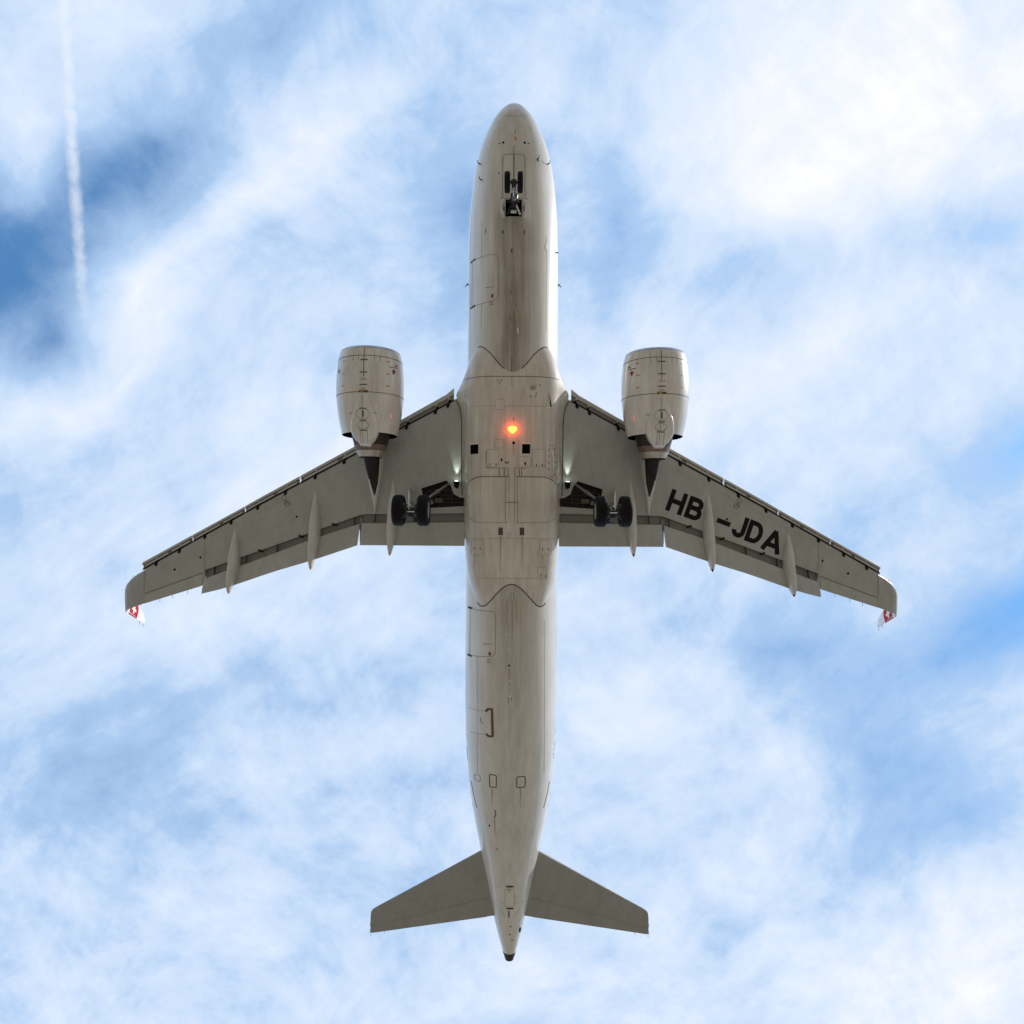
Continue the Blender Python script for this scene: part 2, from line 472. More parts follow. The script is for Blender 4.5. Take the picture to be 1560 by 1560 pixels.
# belly fairing: a squarish body that grows out of the round fuselage, corners first
FW = [(10.2, 1.45), (10.7, 1.62), (11.3, 1.84), (12, 2.0), (12.6, 2.06), (13.4, 2.07), (15, 2.05), (18, 2.03), (19, 1.99), (20.4, 1.84), (21.2, 1.62), (21.85, 1.44), (22.4, 1.2)]
FB = [(10.2, 1.60), (10.7, 1.70), (11.3, 1.90), (12.05, 2.075), (13, 2.24), (14, 2.33), (15, 2.36), (18, 2.36), (19, 2.30), (20, 2.17), (20.6, 2.072), (21.2, 1.93), (21.85, 1.76), (22.4, 1.5)]
FLARE = [(11.2, 0), (11.7, .035), (12.1, .10), (12.5, .22), (12.72, .32), (12.88, .34), (13.05, .22), (13.25, .1), (13.6, .03), (14.1, 0)]
def fair_point(s, th):
    W, B, n = interp(FW, s), interp(FB, s), 4.0
    a = abs(th)
    sn, cs = math.sin(a), math.cos(a)
    r = ((sn / W) ** n + (abs(cs) / B) ** n) ** (-1 / n)
    x, z = r * sn, -r * cs
    t = max(0.0, min(1.0, (z + .75) / .6))
    x += (1.72 - x) * t * t * (3 - 2 * t) if x > 1.72 else 0
    x += interp(FLARE, s) * math.exp(-((z + 1.22) / .36) ** 2)
    return V(math.copysign(x, th), s, z)
fst = [10.2 + .12 * i for i in range(46)] + [15.8 + .3 * i for i in range(11)] + [19.0 + .12 * i for i in range(28)] + [22.4]
nf = 72
fr = [[fair_point(s, R(-100 + 200 * k / nf)) for k in range(nf + 1)] + [V(1.2, s, .4), V(-1.2, s, .4)] for s in fst]
fairing = MB().loft(fr).build('belly_fairing', [M['fairing'], M['dark']], ang=50)

def temp_box(X0, X1, s0, s1, z0, z1, mat):
    mb = MB(); mb.box(V((X0 + X1) / 2, (s0 + s1) / 2, (z0 + z1) / 2), (abs(X1 - X0), abs(s1 - s0), abs(z1 - z0)))
    return mb.build('cutter', [mat])
# ram air inlets, outlets and the open rear part of the nose gear bay
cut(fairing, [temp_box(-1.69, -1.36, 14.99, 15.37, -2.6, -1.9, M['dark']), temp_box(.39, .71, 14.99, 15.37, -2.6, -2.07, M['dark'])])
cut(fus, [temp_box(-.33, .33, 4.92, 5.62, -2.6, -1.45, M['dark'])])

# ------------------------------------------------------------------ wings
def wz(X):
    X = abs(X)
    return -1.25 + .089 * (X - 2) + .0025 * max(0, X - 2) ** 2
LE = [(1.2, 12.35), (2.41, 13.02), (4.86, 14.28), (6.65, 15.27), (10.6, 17.28), (16.0, 20.13)]       # fixed leading edge, behind the slats
TE = [(1.2, 17.72), (6.15, 17.78), (6.35, 17.80), (10.3, 19.18), (13.3, 20.22)]                      # fixed trailing edge, ahead of the flaps
ATE = [(13.3, 20.86), (16.15, 21.73)]
SLE = [(2.47, 12.60), (4.72, 13.83), (6.68, 14.92), (9.0, 16.13), (10.76, 17.05), (11.85, 17.64), (16.3, 19.95)]
FLE = [(2.0, 18.10), (6.3, 18.16), (8.1, 18.72), (10.58, 19.63), (13.3, 20.60)]
FTE = [(2.0, 19.08), (6.38, 19.08), (8.36, 19.74), (10, 20.22), (12.15, 20.95), (13.28, 21.22)]

def wing_section(X, side, le=None, te=None, z0=None, shroud=True):
    a = lin(LE, X) if le is None else le
    b = (lin(TE, X) if X <= 13.3 else lin(ATE, X)) if te is None else te
    z = wz(X) if z0 is None else z0
    c = b - a
    t = .115 * c + .10
    cam_ = .012 * c
    pts = [(a - .12, z + .26), (a - .05, z + .10), (a + .0, z + .015), (a + .03 * c, z - .01), (a + .12 * c, z - cam_ * .7), (a + .35 * c, z - cam_), (a + .65 * c, z - cam_ * .8), (a + .9 * c, z - .2 * cam_), (b, z)]
    if shroud:
        pts += [(b, z + .15), (b + .46, z + .08), (b + .46, z + .11), (b - .02 * c, z + .28)]
    else:
        pts += [(b, z + .008), (b - .01, z + .02), (b - .1 * c, z + .05), (b - .22 * c, z + .13)]
    pts += [(a + .7 * c, z + t * .85), (a + .45 * c, z + t * 1.12), (a + .22 * c, z + t * 1.1), (a + .06 * c, z + t * .82), (a - .08, z + .40)]
    return [V(side * X, s_, z_) for s_, z_ in pts]

def build_wing(side):
    mb = MB()
    xs = [1.2, 1.8, 2.41, 3.2, 4.0, 4.86, 5.6, 6.15, 6.35, 7.2, 8.2, 9.2, 10.3, 11.3, 12.3, 13.30]
    secs_ = [wing_section(x, side) for x in xs]
    mb.loft(secs_)
    np_ = len(secs_[0])
    mb.m = [3 if (i % np_) in (8, 9) else 0 for i in range((len(xs) - 1) * np_)] + [0, 0]  # slot faces get the darker grey that carries the recess shade
    # aileron bay and outer wing, up to the last slat
    xo = [13.30, 14.0, 15.0, 16.0, 16.155]
    w = mb.build('wing', [M['wing'], M['dark'], M['bay'], M['cavity']])
    mo = MB().loft([wing_section(x, side, shroud=False, te=lin(ATE, x)) for x in xo])
    poly = [(3.78, 16.70), (2.73, 16.37), (2.55, 16.58), (2.42, 16.93), (2.15, 17.08), (1.3, 17.10), (1.3, 17.40), (3.62, 17.53)]
    c = MB()
    c.loft([[V(side * x, s_, -1.9) for x, s_ in poly], [V(side * x, s_, wz(x) + .40 - .20 * (s_ - 16.4)) for x, s_ in poly]])
    c = c.build('cutter', [M['bay']])
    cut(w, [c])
    outer = mo.build('outer', [M['wing']])
    bm = bmesh.new(); bm.from_mesh(w.data); bm.from_mesh(outer.data); bm.to_mesh(w.data); bm.free()
    bpy.data.objects.remove(outer)
    finish(w.data)
    return w
wings = {s_: build_wing(s_) for s_ in (-1, 1)}
wings[1]['label'] = 'port wing carrying the large black registration letters'
wings[-1]['label'] = 'starboard wing without lettering'

def build_tip(side, w):
    """curved tip and sharklet: sections follow a line that turns upward"""
    secs = [  # X, z, leading s, trailing s, inclination of the section (deg), thickness
        (16.15, .53, 20.24, 21.73, 6, .22), (16.49, .57, 20.42, 21.85, 8, .20), (16.79, .625, 20.64, 21.96, 16, .18),
        (17.01, .71, 20.86, 22.06, 32, .16), (17.15, .85, 21.06, 22.14, 52, .14), (17.22, 1.05, 21.26, 22.22, 68, .12),
        (17.27, 1.4, 21.52, 22.35, 76, .10), (17.34, 1.9, 21.85, 22.55, 78, .09), (17.41, 2.4, 22.18, 22.74, 79, .075), (17.47, 2.8, 22.5, 22.9, 80, .055), (17.50, 2.97, 22.75, 22.96, 80, .03)]
    prof = [(0, .5), (.02, .0), (.08, -.25), (.25, -.30), (.6, -.22), (.9, -.08), (1, 0), (.9, .45), (.6, 1.0), (.3, 1.25), (.1, 1.05), (.02, .8)]
    rings = []
    for X, z, a, b, inc, t in secs:
        c = b - a; nx, nz = -math.sin(R(inc)), math.cos(R(inc))
        rings.append([V(side * (X + nx * h * t), a + u * c, z + nz * h * t) for u, h in prof])
    n_low = 5
    lo = MB().loft(rings[:n_low + 1]).build('wing_tip', [M['wing']], w, ang=50)
    up = MB().loft(rings[n_low:]).build('sharklet', [M['white'], M['red']], w, ang=50)
    # red panel with a white cross, on both faces
    def face(u, v, inb, off):
        f = u * (len(secs) - n_low - 3) + n_low
        i = min(int(f), len(secs) - 2); t_ = f - i
        q = [secs[i][k] * (1 - t_) + secs[i + 1][k] * t_ for k in range(6)]
        X, z, a, b, inc, t = q
        h = lin([(0, .5), (.02, .8), (.1, 1.05), (.3, 1.25), (.6, 1.0), (.9, .45), (1, 0)], v) if inb else lin([(0, .5), (.02, 0), (.08, -.25), (.25, -.30), (.6, -.22), (.9, -.08), (1, 0)], v)
        nx, nz = -math.sin(R(inc)), math.cos(R(inc))
        h = h * t + (off if inb else -off)
        return V(side * (X + nx * h), a + v * (b - a), z + nz * h)
    for inb in (True, False):
        p = MB()
        g = [(i / 6, j / 6) for i in range(7) for j in range(7)]
        p.add([face(.16 + .62 * i, .12 + .86 * j, inb, .008) for i, j in g], [(i * 7 + j, i * 7 + j + 1, (i + 1) * 7 + j + 1, (i + 1) * 7 + j) for i in range(6) for j in range(6)], 0)
        for (u0, u1, v0, v1) in ((.42, .51, .40, .84), (.32, .42, .55, .69), (.51, .61, .55, .69)):
            p.add([face(u, v, inb, .014) for u in (u0, u1) for v in (v0, (v0 + v1) / 2, v1)], [(0, 1, 4, 3), (1, 2, 5, 4)], 1)
        p.build('flag_panel', [M['red'], M['white']], w)
    # static wicks
    for (X, s_, z) in ((17.44, 22.93, 2.8), (17.35, 22.74, 2.35), (15.4, 21.5, .42), (14.8, 21.32, .33), (14.1, 21.1, .22)):
        q = MB(); q.tube([V(side * X, s_, z), V(side * X, s_ + .16, z)], .008, 5)
        q.build('static_wick', [M['geardark']], w)
    l = MB(); l.tube([V(side * 16.64, 20.50, .69), V(side * 16.75, 20.60, .70)], .035, 10)
    l.build('navigation_light', [plain('navigation_glass', (.7, .03, .03) if side > 0 else (.2, .7, .5), .1, 0, (1, .1, .1) if side > 0 else (.5, 1, .8), .35)], w)
for s_ in (-1, 1):
    build_tip(s_, wings[s_])

def build_slats(side, w):
    spans = [(2.45, 4.98), (5.95, 9.0), (9.08, 11.46), (11.54, 13.86), (13.94, 16.22)]
    for k, (x0, x1) in enumerate(spans):
        rings = []
        ns = 8
        for i in range(ns + 1):
            X = x0 + (x1 - x0) * i / ns
            a = lin(SLE, X); g = lin(LE, X) - .055
            z = wz(X) - .06
            if k == 0 and i == 0: a -= .09
            c = g - a
            inner = k == 0 and X < 5
            stp = .52 if k == 0 else .45
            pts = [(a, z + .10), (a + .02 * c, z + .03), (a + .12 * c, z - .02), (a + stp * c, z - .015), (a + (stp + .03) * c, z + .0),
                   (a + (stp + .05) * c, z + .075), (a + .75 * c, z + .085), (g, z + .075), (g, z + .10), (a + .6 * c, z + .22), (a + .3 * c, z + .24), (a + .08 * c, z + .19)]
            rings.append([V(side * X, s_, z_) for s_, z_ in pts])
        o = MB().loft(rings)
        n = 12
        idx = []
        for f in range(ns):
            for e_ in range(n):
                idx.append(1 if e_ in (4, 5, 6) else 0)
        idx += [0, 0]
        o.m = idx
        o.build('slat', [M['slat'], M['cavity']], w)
        if k > 0:      # the shield along the middle of the cavity
            mb = MB()
            for (f0, f1) in ((.03, .40), (.47, .96)):
                rr = []
                for i in range(5):
                    X = x0 + (x1 - x0) * (f0 + (f1 - f0) * i / 4)
                    a = lin(SLE, X); g = lin(LE, X) - .055; c = g - a; z = wz(X) - .06
                    rr.append([V(side * X, a + u * c, z + h) for u, h in ((.62, .03), (.95, .035), (.95, .07), (.62, .06))])
                mb.loft(rr)
            mb.build('cavity_shield', [M['slat']], w)
    for (x0, x1) in spans:  # black strip added to paint the shade in the gap behind each slat
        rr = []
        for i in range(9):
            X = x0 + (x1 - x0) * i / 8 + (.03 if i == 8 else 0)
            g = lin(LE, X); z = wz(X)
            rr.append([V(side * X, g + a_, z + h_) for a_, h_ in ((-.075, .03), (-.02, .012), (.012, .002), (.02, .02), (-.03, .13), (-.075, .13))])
        MB().loft(rr).build('slat_gap_shade', [M['rubber']], w)
    for X in (2.67, 3.2, 4.42, 7.09, 8.35, 9.66, 10.9, 12.1, 13.3, 14.48, 15.57):
        g = lin(LE, X); z = wz(X); a = lin(SLE, X)
        mb = MB()
        d = Vector((side * .45, 1, 0)).normalized()
        rot = Matrix.Rotation(math.atan2(-side * .45, 1), 3, 'Z')
        mb.box(V(side * X, g + .01, z + .035), (.075, .34, .12), 0, rot)
        mb.box(V(side * (X + .0), g - .22, z - .01), (.13, .07, .10), 1, rot)
        mb.box(V(side * X, g + .10, z - .035), (.06, .12, .03), 0, rot)
        mb.build('slat_track', [M['dark'], M['slat']], w)
for s_ in (-1, 1):
    build_slats(s_, wings[s_])

def build_flaps(side, w):
    for (x0, x1, nm) in ((1.93, 6.30, 'flap'), (6.40, 13.27, 'flap')):
        rr = []
        ns = 10
        for i in range(ns + 1):
            X = x0 + (x1 - x0) * i / ns
            a = lin(FLE, X); b = lin(FTE, X)
            c = b - a; z = wz(X) - .04; k = min(1, c / .8)
            zt = z - .36 * k
            pts = [(a + .05, z + .075), (a + .01, z + .05), (a - .005, z + .0), (a + .02, z - .045), (a + .3 * c, z - .13), (a + .65 * c, z - .24), (b, zt), (b, zt + .012), (a + .65 * c, z - .14), (a + .3 * c, z + .0), (a + .18, z + .06), (a + .11, z + .08)]
            if i == 0 and x0 < 3: pts = [(p[0] if j not in (6, 7) else p[0] - .0, p[1]) for j, p in enumerate(pts)]
            rr.append([V(side * X, s_, z_) for s_, z_ in pts])
        MB().loft(rr).build(nm, [M['flap']], w)
    # shroud ribs seen in the slot between wing and flap
    mb_list = [10.0, 11.4, 12.83, 6.62, 5.75]
    for X in mb_list:
        a = lin(TE, X)
        m_ = MB(); m_.box(V(side * X, a + .19, wz(X) - .005), (.035, .36, .09), 0, Matrix.Rotation(-side * .12, 3, 'Z'))
        m_.build('flap_rib', [M['geardark']], w)
    m_ = MB(); m_.box(V(side * 6.35, 18.45, wz(6.35) + .03), (.10, 1.0, .05)); m_.build('flap_gap_seal', [M['cavity']], w)
    # drive arms peeping out at the trailing edge of the wing
    for X in (8.95, 10.75, 7.5):
        a = lin(TE, X)
        m_ = MB(); m_.box(V(side * X, a + .03, wz(X) - .01), (.22, .07, .05), 0, Matrix.Rotation(-side * .33, 3, 'Z'))
        m_.build('flap_hinge', [M['dark']], w)
for s_ in (-1, 1):
    build_flaps(s_, wings[s_])

def build_aileron(side, w):
    rr = []
    for i in range(7):
        X = 13.42 + (16.10 - 13.42) * i / 6
        a = lin([(13.35, 20.33), (16.19, 21.33)], X); b = lin(ATE, X) + .012; z = wz(X)
        rr.append([V(side * X, s_, z_) for s_, z_ in ((a, z - .016), (b, z - .022), (b, z + .012), (a, z + .05))])
    MB().loft(rr).build('aileron', [M['flap']], w)
for s_ in (-1, 1):
    build_aileron(s_, wings[s_])

def build_canoe(side, w, X, s0, s1, wd, dp):
    rr = []
    n = 26
    for i in range(n + 1):
        u = i / n
        s_ = s0 + (s1 - s0) * u
        prof = (math.sin(math.pi * min(1, u * .5 / .58)) if u < .58 else math.cos(math.pi / 2 * (u - .58) / .42)) if 0 < u < 1 else 0
        hw = max(.012, wd / 2 * (math.sin(math.pi / 2 * u / .58) ** .9 if u < .58 else max(0, math.cos(math.pi / 2 * (u - .58) / .42)) ** .62))
        hd = max(.012, dp * (math.sin(math.pi / 2 * u / .62) ** 1.1 if u < .62 else max(0, math.cos(math.pi / 2 * (u - .62) / .38)) ** .7))
        zt = wz(X) + .04 - (.62 * max(0, (u - .55) / .45) ** 1.25)
        ring = []
        for k in range(20):
            a = 2 * math.pi * k / 20
            sx, cz = math.sin(a), -math.cos(a)
            px = math.copysign(abs(sx) ** .85, sx) * hw
            pz = cz * hd if cz < 0 else cz * min(.10, hd)
            ring.append(V(side * (X - .045 * u * 0) + px, s_, zt + pz))
        rr.append(ring)
    o = MB().loft(rr).build('flap_track_fairing', [M['canoe'], M['amber'] if side < 0 else M['seam']], w, ang=60)
    for p in o.data.polygons:
        if (18.0 - p.center.y) > s1 - .10: p.material_index = 1
    return o
for s_ in (-1, 1):
    for (X, a, b, wd) in ((5.0, 16.10, 19.50, .47), (8.35, 16.63, 20.12, .50), (11.93, 18.33, 21.17, .50)):
        build_canoe(s_, wings[s_], X, a, b, wd, .46)

# ------------------------------------------------------------------ engines
NAC = [(11.34, 1.07), (11.30, 1.12), (11.33, 1.165), (11.42, 1.205), (11.6, 1.25), (11.9, 1.295), (12.3, 1.33), (12.8, 1.345), (13.3, 1.325), (13.8, 1.265), (14.25, 1.185), (14.66, 1.09)]
ZE = -2.13
def revolve(prof, cx, cz, seg=64, tilt=0.0, mi=0, mb=None, closed=False):
    mb = mb or MB()
    rr = []
    for s_, r in prof:
        rr.append([V(cx + r * math.sin(2 * math.pi * k / seg), s_ - tilt * -1 * (-math.cos(2 * math.pi * k / seg)) * r, cz - r * math.cos(2 * math.pi * k / seg)) for k in range(seg)])
    return mb.loft(rr, caps=not closed, mi=mi)

def build_engine(side):
    cx = side * 5.74
    inner = [(14.67, 1.072), (14.66, 1.055), (14.3, 1.09), (13.6, 1.12), (12.6, 1.05), (12.2, 1.03), (11.8, 1.0), (11.45, .99), (11.36, 1.02)]
    prof = [(s_, r) for s_, r in NAC[3:]] + inner[:4]
    mb = MB()
    rr = [[V(cx + r * math.sin(a), s_, ZE - r * math.cos(a)) for a in [2 * math.pi * k / 96 for k in range(96)]] for s_, r in NAC[3:]]
    mb.loft(rr, caps=False, mi=0)
    rr = [[V(cx + r * math.sin(a), s_, ZE - r * math.cos(a)) for a in [2 * math.pi * k / 96 for k in range(96)]] for s_, r in [NAC[-1]] + inner]
    mb.loft(rr, caps=False, mi=1)
    nac = mb.build('engine_nacelle', [M['nacelle'], M['dark']])
    nac['label'] = 'port engine nacelle beside the lettered wing' if side > 0 else 'starboard engine nacelle'
    rr = [[V(cx + r * math.sin(a), s_, ZE - r * math.cos(a)) for a in [2 * math.pi * k / 96 for k in range(96)]] for s_, r in [(11.6, .985), (11.45, .99), (11.36, 1.02)] + NAC[:5 - 1]]
    MB().loft(rr, caps=False).build('inlet_lip', [M['lip']], nac)
    # keel fairing under the nozzle, a long drop shape
    rr = []
    KW = [(12.95, .02), (13.2, .12), (13.6, .26), (14.0, .42), (14.35, .52), (14.6, .535), (14.8, .47), (15.0, .34), (15.12, .22), (15.18, .20)]
    KB = [(12.95, 1.30), (13.2, 1.345), (13.6, 1.36), (14.0, 1.33), (14.35, 1.27), (14.6, 1.20), (14.8, 1.12), (15.0, 1.02), (15.12, .93), (15.18, .86)]
    for i in range(25):
        s_ = 12.95 + (15.18 - 12.95) * i / 24
        w_, b_ = interp(KW, s_), interp(KB, s_)
        ring = []
        for k in range(28):
            a = 2 * math.pi * k / 28
            sx, cz = math.sin(a), math.cos(a)
            x = w_ * math.copysign(abs(sx) ** .8, sx)
            low = b_ - (1 - cz) * .16 * (w_ / .5) ** 1.3
            ring.append(V(cx - side * 0.02 + x, s_, ZE - (low if cz > -.2 else .45 + .3 * (1 + cz))))
        rr.append(ring)
    MB().loft(rr).build('keel_fairing', [M['nacelle']], nac, ang=60)
    # core: burnt cowl, bright nozzle ring, plug
    def core(name, prof, mat, seg=48):
        rr = [[V(cx - side * .02 + r * math.sin(2 * math.pi * k / seg), s_, ZE + .10 - r * math.cos(2 * math.pi * k / seg)) for k in range(seg)] for s_, r in prof]
        return MB().loft(rr).build(name, [mat], nac)
    core('core_cowl', [(12.4, .55), (13.4, .92), (14.2, .86), (14.8, .72), (15.06, .645)], M['hot'])
    core('core_band', [(15.04, .64), (15.05, .662), (15.28, .585), (15.285, .57)], M['burnt'])
    core('nozzle_ring', [(15.28, .57), (15.285, .59), (15.3, .585), (15.52, .49), (15.53, .47), (15.3, .46), (15.1, .45)], M['nozzle'])
    core('exhaust_plug', [(15.0, .35), (15.5, .29), (15.9, .20), (16.25, .11), (16.4, .07), (16.42, .02)], M['plug'])
    # fan
    mb = MB()
    mb.tube([V(cx, 12.0, ZE), V(cx, 12.25, ZE)], [.32, .34], 24)
    mb.tube([V(cx, 11.62, ZE), V(cx, 11.75, ZE), V(cx, 12.0, ZE)], [.02, .18, .32], 24)
    for k in range(20):
        a = 2 * math.pi * k / 20
        def P(r, da, ds): return V(cx + r * math.sin(a + da), 12.1 + ds, ZE - r * math.cos(a + da))
        mb.add([P(.3, -.10, .09), P(.3, .10, -.09), P(.7, .09, -.06), P(1.02, .13, -.04), P(1.02, -.05, .10), P(.7, -.07, .10)], [(0, 1, 2, 5), (5, 2, 3, 4)])
    mb.tube([V(cx, 12.35, ZE), V(cx, 12.38, ZE)], 1.04, 48, mi=1)
    mb.build('fan', [M['geardark'], M['dark']], nac)
    # pylon: from the nacelle crown back to a point under the wing
    rr = []
    for s_, hw, zb, zt in ((11.9, .05, -1.0, -.80), (12.6, .22, -1.05, -.55), (13.6, .33, -1.3, -.45), (14.6, .38, -1.62, -.5), (15.3, .37, -1.66, -.5), (15.9, .32, -1.50, -.6), (16.5, .23, -1.33, -.7), (17.1, .13, -1.17, -.75), (17.75, .02, -.98, -.8)):
        rr.append([V(cx - hw, s_, zt), V(cx - hw, s_, (zb + zt) / 2), V(cx - hw * .93, s_, zb + .06), V(cx - hw * .55, s_, zb), V(cx + hw * .55, s_, zb), V(cx + hw * .93, s_, zb + .06), V(cx + hw, s_, (zb + zt) / 2), V(cx + hw, s_, zt)])
    MB().loft(rr).build('pylon', [M['canoe']], nac)
    # heat shield under the pylon
    rr = []
    for s_, hw, zb in ((14.8, .26, -1.66), (15.4, .27, -1.69), (15.9, .23, -1.545), (16.5, .15, -1.375), (16.8, .07, -1.30), (17.0, .02, -1.23)):
        rr.append([V(cx - hw - side * .03, s_, zb + .14), V(cx - hw - side * .03, s_, zb), V(cx + hw - side * .03, s_, zb), V(cx + hw - side * .03, s_, zb + .14)])
    MB().loft(rr).build('heat_shield', [M['plug']], nac)
    return nac
engines = {s_: build_engine(s_) for s_ in (-1, 1)}

# ------------------------------------------------------------------ tail
def build_stab(side):
    LEs = [(.3, 31.98), (1.3, 32.55), (5.95, 35.28), (6.12, 35.40), (6.2, 35.52), (6.22, 35.7)]
    TEs = [(.3, 35.25), (6.22, 36.45)]
    rr = []
    for X in (.3, .8, 1.3, 2.2, 3.2, 4.2, 5.2, 5.95, 6.12, 6.2, 6.22):
        a, b = lin(LEs, X), lin(TEs, X); c = b - a; t = .05 * c if X < 6.1 else .025 * c
        z = .9 + .105 * (X - .8)
        pr = [(0, 0), (.012, -.35), (.05, -.62), (.15, -.9), (.35, -1), (.65, -.7), (1, -.04), (1, .04), (.65, .7), (.35, 1), (.15, .9), (.05, .62), (.012, .35)]
        rr.append([V(side * X, a + u * c, z + h * t) for u, h in pr])
    st = MB().loft(rr).build('horizontal_stabiliser', [M['tail']])
    st['label'] = 'port horizontal stabiliser with bright sunlit leading edge' if side > 0 else 'starboard horizontal stabiliser'
    rr = []
    for X in (1.0, 3.0, 5.0, 6.15):
        a, b = lin(LEs, X), lin(TEs, X); c = b - a; z = .9 + .105 * (X - .8)
        h0 = a + .72 * c
        rr.append([V(side * X, h0, z - .034 * c), V(side * X, b + .01, z - .012), V(side * X, b + .01, z + .012), V(side * X, h0, z + .034 * c)])
    MB().loft(rr).build('elevator', [M['tail']], st)
    for X, s_ in ((6.235, 36.0), (6.235, 36.3), (6.2, 36.46), (5.6, 36.34)):
        q = MB(); q.tube([V(side * X, s_, 1.46), V(side * X, s_ + .14, 1.46)], .008, 5)
        q.build('static_wick', [M['geardark']], st)
    return st
for s_ in (-1, 1): build_stab(s_)

rr = []
for z, a, b, t in ((1.6, 28.2, 35.2, .34), (2.2, 29.3, 35.35, .32), (3.5, 30.6, 35.75, .27), (5.5, 32.4, 36.3, .2), (7.4, 34.15, 36.85, .13), (7.75, 34.6, 36.95, .08)):
    c = b - a
    rr.append([V(h * t, a + u * c, z) for u, h in ((0, 0), (.05, .6), (.25, 1), (.6, .8), (1, .03), (1, -.03), (.6, -.8), (.25, -1), (.05, -.6))])
fin = MB().loft(rr).build('tail_fin', [M['red']])
cr = MB()
for sd in (-1, 1):
    for (ds, dz) in ((1.9, .56), (.56, 1.9)):
        cr.box(V(sd * .235, 33.5, 4.7), (.02, ds, dz))
cr.build('tail_cross', [M['white']], fin)

# ------------------------------------------------------------------ landing gear
def wheel(parent, cx, s_, z, r, w, axis_x=1):
    """tyre with grooves and shoulders, and the rim with holes, axle along X"""
    seg = 48
    def ring(rad, x): return [V(cx + x, s_ + rad * math.cos(2 * math.pi * k / seg), z + rad * math.sin(2 * math.pi * k / seg)) for k in range(seg)]
    h = w / 2
    prof = [(r * .56, -h * .80), (r * .62, -h * .94), (r * .76, -h), (r * .90, -h * .93), (r * .97, -h * .74)]
    g = [-.52, -.47, -.43, -.20, -.16, -.12, .12, .16, .20, .43, .47, .52]
    for i, x in enumerate(g):
        prof.append((r * (1.0 if i % 3 != 1 else .965), h * x))
    prof += [(r * .97, h * .74), (r * .90, h * .93), (r * .76, h), (r * .62, h * .94), (r * .56, h * .80)]
    MB().loft([ring(a, b) for a, b in prof] + [ring(*prof[0])], caps=False).build('tyre', [M['rubber']], parent, ang=30)
    mb = MB()
    mb.loft([ring(a, b) for a, b in ((r * .565, -h * .8), (r * .54, -h * .84), (r * .50, -h * .55), (r * .26, -h * .42), (r * .22, -h * .75), (r * .12, -h * .82), (r * .12, h * .82), (r * .22, h * .75), (r * .26, h * .42), (r * .50, h * .55), (r * .54, h * .84), (r * .565, h * .8))])
    for sd in (-1, 1):
        for k in range(9):
            a = 2 * math.pi * k / 9
            c = V(cx + sd * h * .50, s_ + r * .38 * math.cos(a), z + r * .38 * math.sin(a))
            mb.tube([c, c + Vector((-sd * .02, 0, 0))], r * .06, 8, mi=1)
    mb.build('wheel_rim', [M['rim'], M['dark']], parent)

